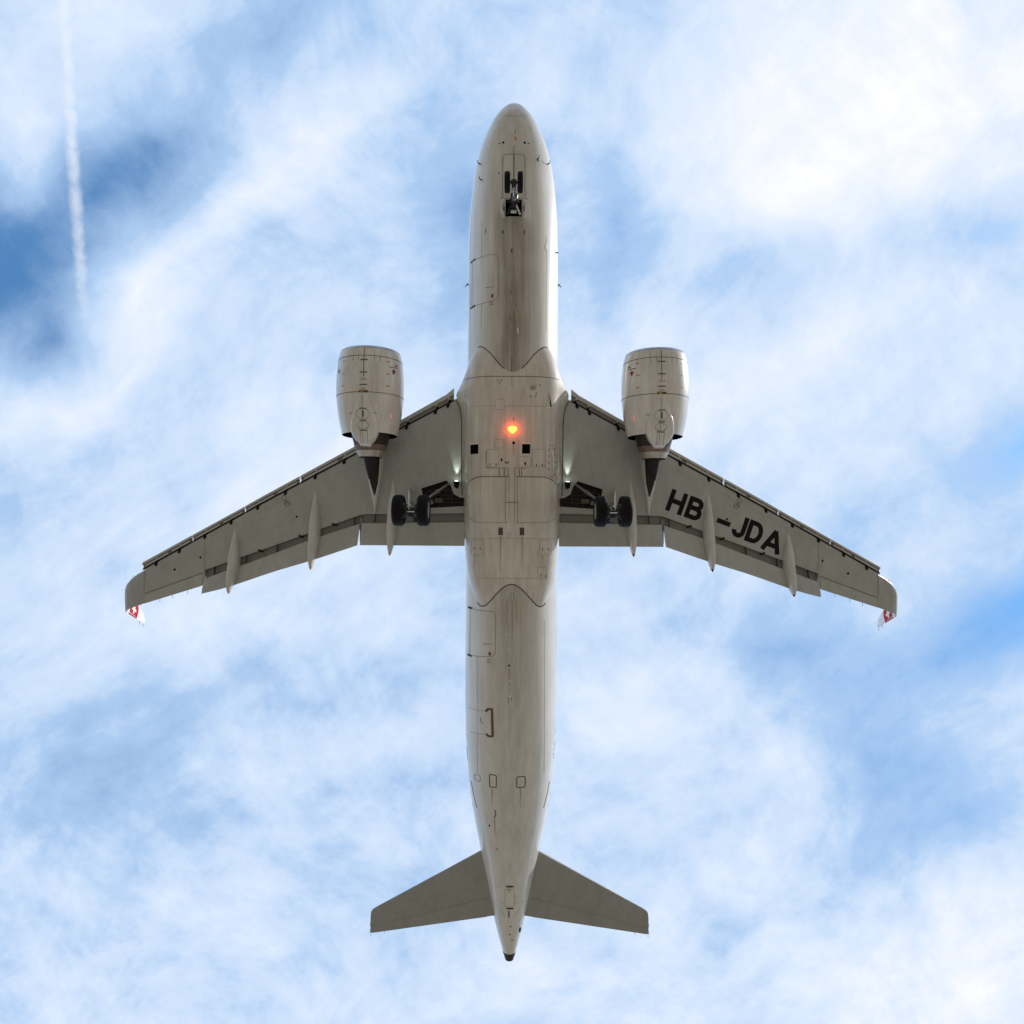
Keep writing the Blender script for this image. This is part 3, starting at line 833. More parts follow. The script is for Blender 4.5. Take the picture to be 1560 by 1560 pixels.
def build_main_gear(side):
    cx = side * 3.795
    top, bot = V(cx + side * .0, 17.45, -1.0), V(cx, 17.71, -3.62)
    mb = MB()
    d = (bot - top)
    mb.tube([top, top + d * .45, top + d * .62], [.15, .15, .135], 20)
    mb.tube([top + d * .62, top + d * .66], [.175, .175], 20)
    mb.tube([V(cx - .5 * side, 17.25, -1.05), V(cx + .4 * side, 17.55, -1.05)], .11, 14)
    for k, (dx, dy) in enumerate(((.14, .05), (-.13, .09), (.05, -.15), (-.10, -.13))):
        mb.tube([top + d * .08 + Vector((dx, dy, 0)), top + d * .4 + Vector((dx * 1.15, dy * 1.15, 0)), top + d * .72 + Vector((dx * .9, dy * 1.1, 0)), bot + Vector((dx, dy, .1))], .017, 6, mi=1)
    g = mb.build('main_landing_gear', [M['gear'], M['geardark']])
    g['label'] = 'port main landing gear leg' if side > 0 else 'starboard main landing gear leg'
    m2 = MB(); m2.tube([top + d * .60, bot + Vector((0, 0, -.06))], .085, 18); m2.build('oleo_piston', [M['chrome']], g)
    m3 = MB()
    m3.tube([V(cx - .60, 17.71, -3.75), V(cx + .60, 17.71, -3.75)], .065, 14)
    m3.tube([V(cx - .27, 17.71, -3.75), V(cx + .27, 17.71, -3.75)], .12, 18, mi=2)
    m3.box(V(cx, 17.74, -3.68), (.22, .30, .24), 2)
    for sx in (-.26, .26):      # brake packs
        mb_ = MB(); mb_.tube([V(cx + sx * .55, 17.71, -3.75), V(cx + sx, 17.71, -3.75)], .235, 22)
        for k in range(8):
            a = 2 * math.pi * k / 8
            mb_.tube([V(cx + sx * .48, 17.71 + .16 * math.cos(a), -3.75 + .16 * math.sin(a)), V(cx + sx * .56, 17.71 + .16 * math.cos(a), -3.75 + .16 * math.sin(a))], .045, 8, mi=1)
        mb_.build('brake_pack', [M['geardark'], M['gear']], g)
    for (x0_, y0_, x1_, y1_) in ((-.13, -.16, -.05, -.02), (.13, -.16, .05, -.02), (-.16, .05, .16, .05), (-.02, -.24, .02, -.1)):
        mh = MB(); mh.tube([V(cx + x0_, 17.71 + y0_, -3.90), V(cx + x1_, 17.71 + y1_, -3.93)], .022, 7)
        mh.build('hydraulic_line', [M['chrome']], g)
    for sx in (-.16, .16):
        for k in range(7):
            a = 2 * math.pi * k / 7
            c = V(cx + sx, 17.71 + .19 * math.cos(a), -3.75 + .19 * math.sin(a))
            m3.tube([c, c + Vector((.10 if sx < 0 else -.10, 0, 0))], .035, 8, mi=1)
    m3.build('axle', [M['gear'], M['chrome'], M['geardark']], g)
    for dx in (-.465, .465):
        wheel(g, cx + dx, 17.71, -3.75, .585, .43)
    # torque links behind and ahead of the piston
    m4 = MB()
    for sx in (-1, 1):
        m4.tube([V(cx + sx * .10, 17.75, -2.55), V(cx + sx * .02, 18.12, -3.0)], [.035, .025], 8)
        m4.tube([V(cx + sx * .02, 18.12, -3.0), V(cx + sx * .10, 17.85, -3.58)], [.025, .035], 8)
    m4.box(V(cx, 18.06, -3.0), (.26, .14, .16))
    m4.tube([V(cx, 17.78, -3.1), V(cx, 18.0, -3.45), V(cx, 17.86, -3.7)], [.10, .12, .09], 10)
    m4.build('torque_link', [M['geardark']], g)
    # folding side brace, inboard and forward
    m5 = MB()
    a, b = V(side * 2.60, 16.48, -1.18), V(side * 3.68, 17.38, -2.25)
    m5.tube([a, a.lerp(b, .42)], [.045, .055], 12)
    m5.tube([a.lerp(b, .40), a.lerp(b, .47)], .085, 12)
    m5.tube([a.lerp(b, .45), b], [.06, .05], 12)
    m5.build('side_brace', [M['gear']], g)
    m6 = MB()
    a2 = V(side * 3.62, 16.9, -1.1)
    m6.tube([a.lerp(b, .45), a2], .022, 8); m6.tube([V(side * 3.5, 16.86, -1.15), V(side * 3.72, 17.2, -1.9)], .04, 10)
    m6.tube([a.lerp(b, .1) + Vector((0, -.1, .1)), V(side * 3.62, 17.2, -1.6)], .03, 8)
    m6.build('lock_stay', [M['geardark']], g)
    # fixed door: a tall narrow plate standing edge-on to the viewer, outboard of the leg
    m7 = MB()
    pl = [(16.72, -1.08), (17.36, -1.06), (17.50, -1.8), (17.50, -2.75), (17.16, -2.85), (16.86, -1.9)]
    m7.loft([[V(side * (4.29 + .19 * (z + 1.2)) , s_, z) for s_, z in pl], [V(side * (4.33 + .19 * (z + 1.2)), s_, z) for s_, z in pl]])
    m7.build('gear_door', [M['white']], g)
    for (s_, z) in ((17.25, -1.7), (17.35, -2.4)):
        m8 = MB(); m8.tube([V(side * (4.29 + .19 * (z + 1.2)), s_, z), V(cx, 17.5, z)], .025, 8)
        m8.build('door_link', [M['gear']], g)
    # beams and pipes inside the open bay
    m9 = MB()
    for k, s_ in enumerate((16.75, 16.92, 17.08, 17.24, 17.38)):
        m9.tube([V(side * 2.06, s_ + .02, -1.15 + .05 * (k % 2)), V(side * 3.5, s_ + .06, -1.02 + .05 * (k % 2))], .022 + .008 * (k % 2), 6)
    m9.box(V(side * 3.05, 17.2, -1.08), (.34, .18, .14), 1)
    for X in (2.5, 3.0, 3.4):
        m9.box(V(side * X, 17.1, -1.03), (.04, .7, .12))
    m9.build('bay_pipework', [M['geardark'], M['brown_mark']], g)
    return g
for s_ in (-1, 1): build_main_gear(s_)

def build_nose_gear():
    top, bot = V(0, 5.34, -1.7), V(0, 5.07, -3.62)
    d = bot - top
    mb = MB()
    mb.tube([top, top + d * .55], .105, 18)
    mb.tube([top + d * .53, top + d * .62], [.135, .135], 18)
    mb.tube([V(-.26, 5.34, -1.72), V(.26, 5.34, -1.72)], .07, 12)
    mb.box(top + d * .42 + Vector((0, .04, 0)), (.34, .14, .16))
    g = mb.build('nose_landing_gear', [M['geardark']])
    m2 = MB(); m2.tube([top + d * .6, bot], .06, 16); m2.build('oleo_piston', [M['chrome']], g)
    m3 = MB(); m3.tube([V(-.33, 5.07, -3.65), V(.33, 5.07, -3.65)], .045, 12); m3.tube([V(-.11, 5.07, -3.65), V(.11, 5.07, -3.65)], .09, 14)
    m3.box(V(0, 5.08, -3.6), (.16, .22, .2)); m3.build('axle', [M['geardark']], g)
    for dx in (-.25, .25): wheel(g, dx, 5.07, -3.65, .385, .225)
    m4 = MB()
    for sx in (-1, 1):
        m4.tube([V(sx * .07, 5.25, -2.75), V(sx * .02, 5.5, -3.1), V(sx * .06, 5.15, -3.5)], .024, 8)
    m4.build('torque_link', [M['gear']], g)
    # drag brace, two legs to the front corners of the bay
    m5 = MB()
    m5.tube([V(.10, 5.24, -2.25), V(.27, 5.52, -2.0)], .04, 10)
    m5.tube([V(-.10, 5.24, -2.25), V(-.27, 5.52, -2.0)], .035, 10, mi=1)
    m5.tube([V(-.24, 5.0, -2.0), V(0, 5.2, -2.35), V(.24, 5.0, -2.0)], .03, 8, mi=1)
    m5.build('drag_brace', [M['white'], M['geardark']], g)
    # rear doors, hanging open at the sides of the bay
    for sx in (-1, 1):
        m6 = MB()
        pl = [(4.90, -2.05), (5.02, -2.32), (5.22, -2.48), (5.48, -2.50), (5.66, -2.36), (5.70, -2.06)]
        n = len(pl)
        def bulge(z): return sx * (.345 + .16 * max(0, min(1, (-2.04 - z) / .46)) ** .7)
        m6.loft([[V(bulge(z), s_, z) for s_, z in pl], [V(bulge(z) + sx * .03, s_, z) for s_, z in pl]])
        m6.loft([[V(bulge(z) - sx * .012, s_, z) for s_, z in ((5.24, -2.1), (5.24, -2.26), (5.46, -2.28), (5.46, -2.1))], [V(bulge(z) - sx * .004, s_, z) for s_, z in ((5.24, -2.1), (5.24, -2.26), (5.46, -2.28), (5.46, -2.1))]], mi=1)
        for (a, b) in ((5.02, 5.12), (5.20, 5.28), (5.38, 5.50)):
            m6.loft([[V(bulge(z) + sx * .032, s_, z) for s_, z in ((a, -2.24), (a, -2.40), (b, -2.40), (b, -2.24))], [V(bulge(z) + sx * .040, s_, z) for s_, z in ((a, -2.24), (a, -2.40), (b, -2.40), (b, -2.24))]], mi=2)
        m6.build('gear_door', [M['white'], M['pink'], M['black']], g)
    m7 = MB()
    m7.box(V(0, 5.50, -2.22), (.23, .03, .20), 0, Matrix.Rotation(R(-55), 3, 'X'))
    m7.build('placard', [M['white']], g)
    m8 = MB()
    for X, s_, z in ((.10, 5.08, -2.62), (-.10, 5.08, -2.62), (.13, 5.12, -2.42)):
        m8.tube([V(X, s_, z), V(X, s_ + .10, z)], [.07, .05], 14)
    m8.build('taxi_light_housing', [M['rim']], g)
    m9 = MB()
    m9.tube([V(.10, 5.075, -2.62), V(.10, 5.06, -2.62)], .06, 14)
    m9.build('taxi_light_lens', [M['lamp']], g)
    return g
build_nose_gear()

# ------------------------------------------------------------------ lamps the photograph shows lit
def point(name, loc, col, e, r, parent=root):
    l = bpy.data.lights.new(name, 'POINT'); l.color = col; l.energy = e; l.shadow_soft_size = r
    o = bpy.data.objects.new(name, l); COL.objects.link(o); o.parent = parent; o.location = loc
    return o
b = MB()
zb = -2.345
def lens(r_, a):  # rounded triangle: the lamp's camera flare is built into the outline
    y = math.cos(a)                       # +1 aft
    return r_ * 1.35 * math.sin(a) * (1 - .45 * max(0, y)) , r_ * (1.35 * y if y > 0 else .75 * y)
rr = [[V(lens(r_, 2 * math.pi * k / 24)[0], 14.38 + lens(r_, 2 * math.pi * k / 24)[1], zb - h) for k in range(24)] for r_, h in ((.13, 0), (.13, .05), (.11, .09), (.07, .115), (.01, .13))]
b.loft(rr)
beacon = b.build('beacon_light', [M['beacon']], fairing)
mbs = MB(); mbs.tube([V(0, 14.42, -2.33), V(0, 14.42, -2.36)], .125, 20); mbs.build('beacon_base', [M['gear']], fairing)
point('beacon_glow', V(0, 14.38, zb - .19), (1, .05, .004), 6.0, .04)

def spot(name, loc, aim, col, e, ang, blend):
    l = bpy.data.lights.new(name, 'SPOT'); l.color = col; l.energy = e; l.spot_size = R(ang); l.spot_blend = blend; l.shadow_soft_size = .03
    o = bpy.data.objects.new(name, l); COL.objects.link(o); o.parent = root; o.location = loc
    o.rotation_euler = (Vector(aim) - Vector(loc)).to_track_quat('-Z', 'Y').to_euler()
for sd in (-1, 1):
    X = sd * 2.30
    m_ = MB()
    m_.tube([V(X, 16.42, -1.40), V(X, 16.60, -1.40)], [.12, .10], 18)
    m_.tube([V(X, 16.60, -1.40), V(X, 16.66, -1.25)], [.10, .05], 12)
    m_.build('landing_light', [M['dark']], wings[sd])
    m_ = MB(); m_.tube([V(X, 16.418, -1.40), V(X, 16.405, -1.40)], .075, 18); m_.build('landing_light_lens', [M['lamp']], wings[sd])
    spot('landing_beam', V(X, 16.38, -1.42), V(X, 14.2, -1.02), (.88, 1.0, .9), 48, 36, .9)

#@@DETAILS@@
# ------------------------------------------------------------------ seams, doors, marks and lettering laid on the skin
class Skin:
    """finds the point of a surface straight above (X, s), seen from below"""
    def __init__(self, *objs):
        vs, fs = [], []
        for o in objs:
            b_ = len(vs)
            vs += [v.co.copy() for v in o.data.vertices]
            fs += [tuple(i + b_ for i in p.vertices) for p in o.data.polygons]
        self.t = BVHTree.FromPolygons(vs, fs)
    def at(self, X, s_):
        p, n, i, d = self.t.ray_cast(V(X, s_, -8), Vector((0, 0, 1)))
        if p is None: return None
        if n.z > 0: n = -n
        return p, n
body = Skin(fus, fairing)
fus_skin, fair_skin = Skin(fus), Skin(fairing)
wing_skin = {k: Skin(w) for k, w in wings.items()}
nac_skin = {k: Skin(n, [c for c in n.children if c.name.startswith('keel')][0]) for k, n in engines.items()}

def densify(pts, step):
    out = [pts[0]]
    for a, b_ in zip(pts, pts[1:]):
        n = max(1, int(math.hypot(b_[0] - a[0], b_[1] - a[1]) / step))
        out += [(a[0] + (b_[0] - a[0]) * k / n, a[1] + (b_[1] - a[1]) * k / n) for k in range(1, n + 1)]
    return out

def ribbon_mesh(mb, pts, w, fn, h=.006, mi=0, closed=False, step=.08):
    if closed: pts = pts + [pts[0]]
    pts = densify(pts, step)
    L_, n = [], len(pts)
    for i, p in enumerate(pts):
        a, b_ = pts[max(i - 1, 0)], pts[min(i + 1, n - 1)]
        if closed and i in (0, n - 1): a, b_ = pts[-2], pts[1]
        dx, dy = b_[0] - a[0], b_[1] - a[1]
        l = math.hypot(dx, dy) or 1
        nx, ny = -dy / l * w / 2, dx / l * w / 2
        q = [fn(p[0] + nx, p[1] + ny), fn(p[0] - nx, p[1] - ny)]
        if None in q: continue
        L_.append([c + nn * h for c, nn in q])
    for a, b_ in zip(L_, L_[1:]):
        mb.add([a[0], a[1], b_[1], b_[0]], [(0, 1, 2, 3)], mi)

def line(name, pts, w=.022, mat='seam_soft', parent=None, skin=None, h=.005, closed=False):
    mb = MB(); ribbon_mesh(mb, pts, w, (skin or body).at, h, closed=closed)
    if mb.v: return mb.build(name, [M[mat]], parent or fus)

def spot_mark(name, X, s_, r, mat='seam', parent=None, skin=None, ry=None, h=.006, seg=14):
    ry = ry or r
    k = skin or body
    ps = [k.at(X + r * math.cos(2 * math.pi * i / seg), s_ + ry * math.sin(2 * math.pi * i / seg)) for i in range(seg)]
    c = k.at(X, s_)
    if None in ps or c is None: return
    mb = MB(); mb.add([c[0] + c[1] * h] + [p + n * h for p, n in ps], [(0, 1 + i, 1 + (i + 1) % seg) for i in range(seg)])
    return mb.build(name, [M[mat]], parent or fus)

def rrect(x0, x1, s0, s1, r, n=5):
    pts = []
    for cx, cy, a0 in ((x1 - r, s0 + r, -90), (x1 - r, s1 - r, 0), (x0 + r, s1 - r, 90), (x0 + r, s0 + r, 180)):
        pts += [(cx + r * math.cos(R(a0 + 90 * k / n)), cy + r * math.sin(R(a0 + 90 * k / n))) for k in range(n + 1)]
    return pts

def panel(name, outline, parent, mat, skin=None, proud=.007, edge='seam_soft', ew=.02, label=None):
    """a separate skin panel, slightly proud of its surroundings, with a joint round it"""
    k = skin or body
    o = densify(outline + [outline[0]], .15)[:-1]
    cx = sum(p[0] for p in o) / len(o); cy = sum(p[1] for p in o) / len(o)
    mb = MB(); n = len(o)
    rings = []
    for t in (1, .8, .6, .4, .2):
        rg = []
        for p in o:
            q = k.at(cx + (p[0] - cx) * t, cy + (p[1] - cy) * t)
            if q is None: return None
            rg.append(q)
        rings.append([c + nn * proud for c, nn in rg])
        if t == 1: base = [c - nn * .004 for c, nn in rg]
    c0 = k.at(cx, cy)
    mb.loft([base] + rings, caps=False)
    b_ = len(mb.v); mb.add([c0[0] + c0[1] * proud] + rings[-1], [(0, 1 + i, 1 + (i + 1) % n) for i in range(n)])
    ob = mb.build(name, [M[mat]], parent, ang=60)
    mb = MB(); ribbon_mesh(mb, outline, ew, k.at, proud + .003, closed=True)
    mb.build('panel_joint', [M[edge]], parent)
    return ob

def meet_curve(inside, x_lo, x_hi, s_a, s_b, n=40):
    """where the fairing breaks through the fuselage skin, going from s_a to s_b"""
    pts = []
    for i in range(n + 1):
        X = x_lo + (x_hi - x_lo) * i / n
        for k in range(160):
            s_ = s_a + (s_b - s_a) * k / 159
            a, b_ = fair_skin.at(X, s_), fus_skin.at(X, s_)
            if a and b_ and a[0].z < b_[0].z - .001:
                pts.append((X, s_)); break
    return pts
for x0, x1 in ((-1.45, -.36), (.36, 1.45)):
    line('fairing_joint', meet_curve(0, x0, x1, 10.2, 12.6), .042, 'seam', fairing, h=.008)
line('fairing_joint', meet_curve(0, -1.40, 1.40, 22.4, 20.0, 70), .045, 'seam', fairing, h=.008)

# --- nose
line('radome_joint', [(.42 * math.sin(a / 10 * 1.57), 1.06 - .10 * abs(a / 10)) for a in range(-10, 11)], .018)
line('keel_joint', [(.04, 1.75), (.05, 1.99)], .03, 'seam')
spot_mark('caution_mark', .06, 2.19, .045, 'amber', ry=.11)
for X, r_ in ((-.445, .052), (.445, .052), (-.61, .03), (.61, .03)):
    spot_mark('drain_hole', X, 2.36, r_, 'black')
line('keel_joint', [(0, 2.54), (0, 2.92)], .022, 'seam')
for sd in (-1, 1):
    panel('nose_gear_door', [(sd * .012, 2.93), (sd * .33, 2.93), (sd * .41, 2.97), (sd * .45, 3.05), (sd * .455, 4.0), (sd * .455, 4.88), (sd * .012, 4.88)], fus, 'fuselage', edge='seam', ew=.02)
def probe(X, s_, dx, ds, nm='air_data_probe'):
    q = body.at(X, s_)
    mb = MB(); p, n = q
    mb.tube([p - n * .01, p + n * .11, p + n * .13 + V(dx, 18 + ds, 0)], [.03, .022, .012], 8)
    spot_ = V(0, 0, 0)
    mb.build(nm, [M['geardark']], fus)
for X, s_ in ((-1.43, 2.93), (1.42, 2.93), (.98, 2.97), (-1.36, 3.73)):
    probe(X, s_, 0, -.12)
spot_mark('drain_hole', -.62, 3.72, .022, 'black', ry=.045)
spot_mark('static_port', 1.0, 3.02, .05, 'grey_mark')

# --- forward belly
line('lap_joint', [(1.38, 6.2 + .5 * k) for k in range(9)] , .012, 'seam_soft')
line('lap_joint', [(-1.32, 5.6 + .5 * k) for k in range(10)], .012, 'seam_soft')
line('drain_slot', [(-1.16, 5.95), (-1.16, 6.15)], .025, 'seam')
for X, s_ in ((-.44, 6.25), (.44, 6.25), (-.07, 7.04)):
    spot_mark('drain_mark', X, s_, .035, 'brown_mark', ry=.10)
spot_mark('outflow_plate', 1.40, 6.61, .075, 'white', ry=.17, h=.012)
probe(1.79, 6.6, 0, .06, 'antenna')
panel('cargo_door', [(-1.74, 7.05), (-1.30, 7.10), (-.85, 7.12), (-.70, 7.17), (-.62, 7.33), (-.61, 8.0), (-.61, 8.78), (-.66, 8.95), (-.80, 9.05), (-1.30, 9.05), (-1.74, 9.03)], fus, 'fuselage', edge='seam_soft', ew=.022)
for s0 in (7.04, 9.02):
    for k, X in enumerate((-1.78, -1.70, -1.62)):
        spot_mark('door_hinge', X, s0, .026, 'black', ry=.05, h=.016)
line('door_handle', [(-1.14, 8.44), (-.79, 8.48)], .022, 'grey_mark', h=.012)
spot_mark('caution_mark', -.85, 8.84, .05, 'dkred', ry=.08, h=.012)
for k in range(3):
    line('door_placard', [(-.97, 8.98 + .07 * k + .07), (-.80, 8.98 + .07 * k + .07)], .02, 'grey_mark', h=.012)
for X, s_, r_ in ((-.08, 8.75, .05), (.13, 9.27, .05), (-.09, 9.83, .06), (-.07, 8.63, .03)):
    spot_mark('drain_fitting', X, s_, r_, 'seam_soft'); spot_mark('drain_hole', X, s_, r_ * .4, 'black', h=.009)
line('keel_joint', [(-.09, 10.55), (-.09, 10.95)], .014)
line('keel_joint', [(-.04, 11.40), (-.04, 12.0)], .03, 'seam')
def blade(nm, X, s_, ln, hh, mat='white', parent=None, wdt=.03):
    q = body.at(X, s_)[0]
    mb = MB()
    mb.loft([[V(X + a, s_ + b_ + lean * 1.0, q.z + .02 - z) for a, b_ in ((0, -l / 2), (w_, -l * .2), (w_, l * .3), (0, l / 2), (-w_, l * .3), (-w_, -l * .2))] for z, l, w_, lean in ((0, ln, wdt, 0), (hh * .7, ln * .75, wdt * .8, ln * .18), (hh, ln * .4, wdt * .4, ln * .3))])
    return mb.build(nm, [M[mat]], parent or fus)
blade('drain_mast', .19, 10.30, .36, .22, 'white')
blade('antenna', -.05, 24.43, .10, .06, 'white'); blade('antenna', -.05, 25.06, .10, .06, 'white')
for s_ in (22.6, 23.2): blade('antenna', -.07, s_, .09, .05, 'white')
for X in (-1.965, 1.965):
    mb = MB(); mb.tube([V(X, 7.75, -.3), V(X * 1.06, 7.9, -.36)], [.035, .012], 8); mb.build('antenna', [M['geardark']], fus)

# --- belly fairing
line('fairing_joint', [(-2.06 + 4.12 * k / 30, 12.21) for k in range(31)], .026, 'seam', fairing)
line('fairing_joint', [(-1.65, 13.44), (1.33, 13.45)], .014, 'seam_soft', fairing)
line('keel_joint', [(-.04, 12.21), (-.04, 12.6)], .022, 'seam_soft', fairing)
for X, s_ in ((-.6, 12.38), (-.47, 12.38), (-.52, 12.49), (1.10, 12.56), (.95, 12.92), (.72, 13.04), (.92, 13.04)):
    spot_mark('drain_hole', X, s_, .022, 'seam', fairing, ry=.035)
spot_mark('scuff', .82, 12.68, .13, 'seam_soft', fairing, ry=.11, h=.004)
panel('access_panel', rrect(-.70, -.34, 13.17, 13.60, .08), fairing, 'fairing', ew=.012)
# small flush air scoop with a raised lip
line('air_scoop', [(1.46, 12.80), (1.40, 13.15), (1.36, 13.46)], .015, 'seam_soft', fairing)
mb = MB()
for a, b_ in (((1.46, 12.85), (1.37, 13.44)), ):
    pts = [body.at(*p) for p in ((1.47, 12.85), (1.59, 13.42), (1.52, 13.42))]
    mb.add([p + n * .007 for p, n in pts], [(0, 1, 2)])
mb.build('air_scoop_throat', [M['dark']], fairing)
line('air_scoop_lip', [(1.33, 13.49), (1.61, 13.49)], .035, 'white', fairing, h=.02)
for X, s0, s1 in ((-.29, 13.46, 14.25), (-.28, 14.6, 15.66), (.24, 14.8, 15.66)):
    line('fairing_joint', [(X, s0), (X, s1)], .012, 'seam_soft', fairing)
line('drain_slot', [(.04, 13.92), (.04, 14.06)], .028, 'seam', fairing)
spot_mark('drain_hole', .05, 14.94, .06, 'black', fairing)
for X0, X1 in ((-1.70, -1.33), (.37, .73)):     # raised lips ahead of the two square inlets
    q0, q1 = body.at(X0, 14.91), body.at(X1, 14.91)
    z0, z1 = q0[0].z, q1[0].z
    mb = MB()
    mb.loft([[V(X, 14.90, z + .01), V(X, 14.99, z - .055), V(X, 14.99, z + .01)] for X, z in ((X0, z0), (X1, z1))])
    mb.build('air_inlet_lip', [M['fairing']], fairing)
for (a, b_, c, d_) in ((-1.04, -.53, 15.22, 15.91), (.80, 1.33, 15.19, 15.88), (.24, .74, 15.5, 15.9), (-.70, -.34, 14.8, 15.15)):
    panel('access_panel', rrect(a, b_, c, d_, .04), fairing, 'fairing', ew=.014)
line('panel_edge', [(-1.04, 15.24), (-1.04, 15.91), (-.9, 15.91)], .022, 'seam', fairing, h=.011)
# dashed red box and a white strip painting in a highlight, port side
rb = rrect(1.47, 1.72, 14.98, 16.28, .1)
rb = densify(rb + [rb[0]], .05)
for k in range(0, len(rb) - 3, 5):
    line('warning_dash', rb[k:k + 3], .028, 'dkred', fairing, h=.006)
mb = MB(); ribbon_mesh(mb, [(1.57, 15.2), (1.62, 15.3), (1.655, 15.6), (1.665, 15.94)], .05, body.at, .035); 
ribbon_mesh(mb, [(1.57, 15.2), (1.62, 15.3), (1.655, 15.6), (1.665, 15.94)], .09, body.at, .006)
mb.build('highlight_strip', [M['white']], fairing)
for X, s_, r_ in ((-.42, 15.62, .035), (.52, 15.77, .035)):
    spot_mark('vent_hole', X, s_, r_, 'black', fairing, ry=.07, h=.012)
for X, s_ in ((-.89, 15.81), (-.64, 15.81), (.97, 15.82), (1.20, 15.82), (-1.5, 19.17), (-1.26, 19.17), (1.23, 19.18), (1.47, 19.18), (1.17, 20.24), (1.37, 20.26), (-.27, 15.72), (-.22, 15.74), (-.15, 15.72)):
    spot_mark('latch', X, s_, .022, 'brown_mark', fairing, ry=.05, h=.012)
line('fairing_joint', [(-1.05, 15.95), (-.13, 15.95)], .018, 'seam', fairing)
line('fairing_joint', [(.07, 15.95), (.56, 15.95)], .018, 'seam', fairing)
for X in (-.52, -.32, -.16, .10, .28, .38):
    line('oil_streak', [(X, 15.98), (X + .005, 16.27)], .03, 'brown_mark' if abs(X) > .25 else 'grey_mark', fairing, h=.004)
for sd in (-1, 1):
    pts = [(sd * .12, 16.30), (sd * 1.27, 16.30), (sd * 1.48, 16.34), (sd * 1.66, 16.44), (sd * 1.80, 16.62), (sd * 1.83, 17.2), (sd * 1.80, 17.7), (sd * 1.72, 17.92), (sd * 1.58, 18.05), (sd * 1.40, 18.11), (sd * .12, 18.12)]
    panel('main_gear_door', pts, fairing, 'fairing', edge='seam_soft', ew=.018, proud=.02)
    line('door_front_edge', pts[:4], .026, 'seam', fairing, h=.026)
line('fairing_joint', [(-.26, 16.3), (-.26, 18.12)], .015, 'seam', fairing, h=.026)
line('fairing_joint', [(.22, 16.3), (.22, 18.12)], .015, 'seam', fairing, h=.026)
line('fairing_joint', [(-.26, 17.32), (.22, 17.32)], .022, 'seam', fairing, h=.027)
for a in (-.53, .32):
    panel('outlet_grille', [(a, 18.33), (a + .165, 18.33), (a + .165, 18.62), (a, 18.62)], fairing, 'geardark', edge='geardark', ew=.01)
    for k in range(4):
        line('grille_bar', [(a + .015, 18.37 + .07 * k), (a + .15, 18.37 + .07 * k)], .012, 'seam_soft', fairing, h=.014)
    line('soot_streak', [(a + .08, 18.66), (a + .10, 19.6)], .07, 'grey_mark', fairing, h=.003) if False else None
line('fairing_joint', [(-1.79, 18.76), (1.80, 18.76)], .016, 'seam_soft', fairing)
line('fairing_joint', [(-1.4, 20.36), (1.45, 20.36)], .014, 'seam_soft', fairing)
for a, b_, c, d_ in ((1.12, 1.58, 18.83, 19.42), (-1.62, -1.15, 18.83, 19.42), (1.05, 1.42, 19.9, 20.36)):
    panel('access_panel', rrect(a, b_, c, d_, .04), fairing, 'fairing', ew=.013)
for a, b_ in ((-.20, -.14), (-.14, -.06)):
    line('drain_slot', [(b_ - .02, 18.5), (b_, 18.62), (b_ - .02, 18.74)], .012, 'brown_mark', fairing)

# --- aft belly
for pts in (rrect(-.02, .09, 20.93, 21.29, .02),):
    line('small_hatch', pts, .014, 'seam', fus, closed=True)
panel('cargo_door', [(-1.70, 21.68), (-1.39, 21.71), (-.75, 21.70), (-.65, 21.76), (-.63, 22.0), (-.63, 23.2), (-.66, 23.4), (-.76, 23.51), (-1.60, 23.60), (-1.72, 23.60)], fus, 'fuselage', edge='seam_soft', ew=.024)
for s0 in (21.66, 23.63):
    for X in (-1.79, -1.72, -1.65): spot_mark('door_hinge', X, s0, .026, 'black', ry=.05, h=.016)
line('door_handle', [(-1.15, 23.04), (-.80, 23.02)], .022, 'grey_mark', h=.012)
spot_mark('caution_mark', -.86, 23.41, .05, 'dkred', ry=.08, h=.012)
for k in range(3):
    line('door_placard', [(-.96, 23.63 + .07 * k), (-.80, 23.63 + .07 * k)], .022, 'grey_mark', h=.008)
spot_mark('drain_hole', -.08, 23.84, .05, 'seam')
line('keel_joint', [(-.09, 25.12), (-.09, 25.35)], .016, 'seam'); line('keel_joint', [(.03, 25.12), (.03, 25.28)], .02, 'seam')
for X in (1.36, -1.38):
    line('lap_joint', [(X + (.05 if X > 0 else 0) * k / 26, 22.1 + .25 * k) for k in range(27)], .014, 'seam_soft')
# bulk door with its heavy brown gasket
line('door_gasket', [(-1.02, 25.79), (-.93, 25.68), (-.76, 25.66), (-.745, 26.2), (-.73, 26.80), (-.90, 26.82), (-1.0, 26.74)], .10, 'brown_mark', h=.008)
line('door_edge', [(-1.77, 25.84), (-1.02, 25.79)], .016, 'seam_soft'); line('door_edge', [(-1.69, 26.86), (-1.0, 26.76)], .016, 'seam_soft')
line('door_handle', [(-1.24, 26.08), (-1.23, 26.26), (-1.17, 26.32), (-1.11, 26.27)], .022, 'seam')
line('service_door', rrect(-.86, -.58, 28.48, 29.03, .05), .042, 'brown_mark', closed=True)
line('service_door', rrect(.26, .61, 28.52, 29.0, .07), .042, 'brown_mark', closed=True)
line('service_hatch', rrect(-1.50, -1.26, 28.66, 28.92, .04), .02, 'seam', closed=True)
for k in range(3):
    spot_mark('door_placard', -.76 + .06 * (k % 2), 28.62 + .12 * k, .02, 'grey_mark'); spot_mark('door_placard', .40 + .07 * (k % 2), 28.66 + .1 * k, .02, 'grey_mark')
for sd in (-1, 1):
    line('passenger_door_sill', [(sd * 1.665, 29.1), (sd * 1.60, 29.5), (sd * 1.42, 30.22)], .035, 'grey_mark')
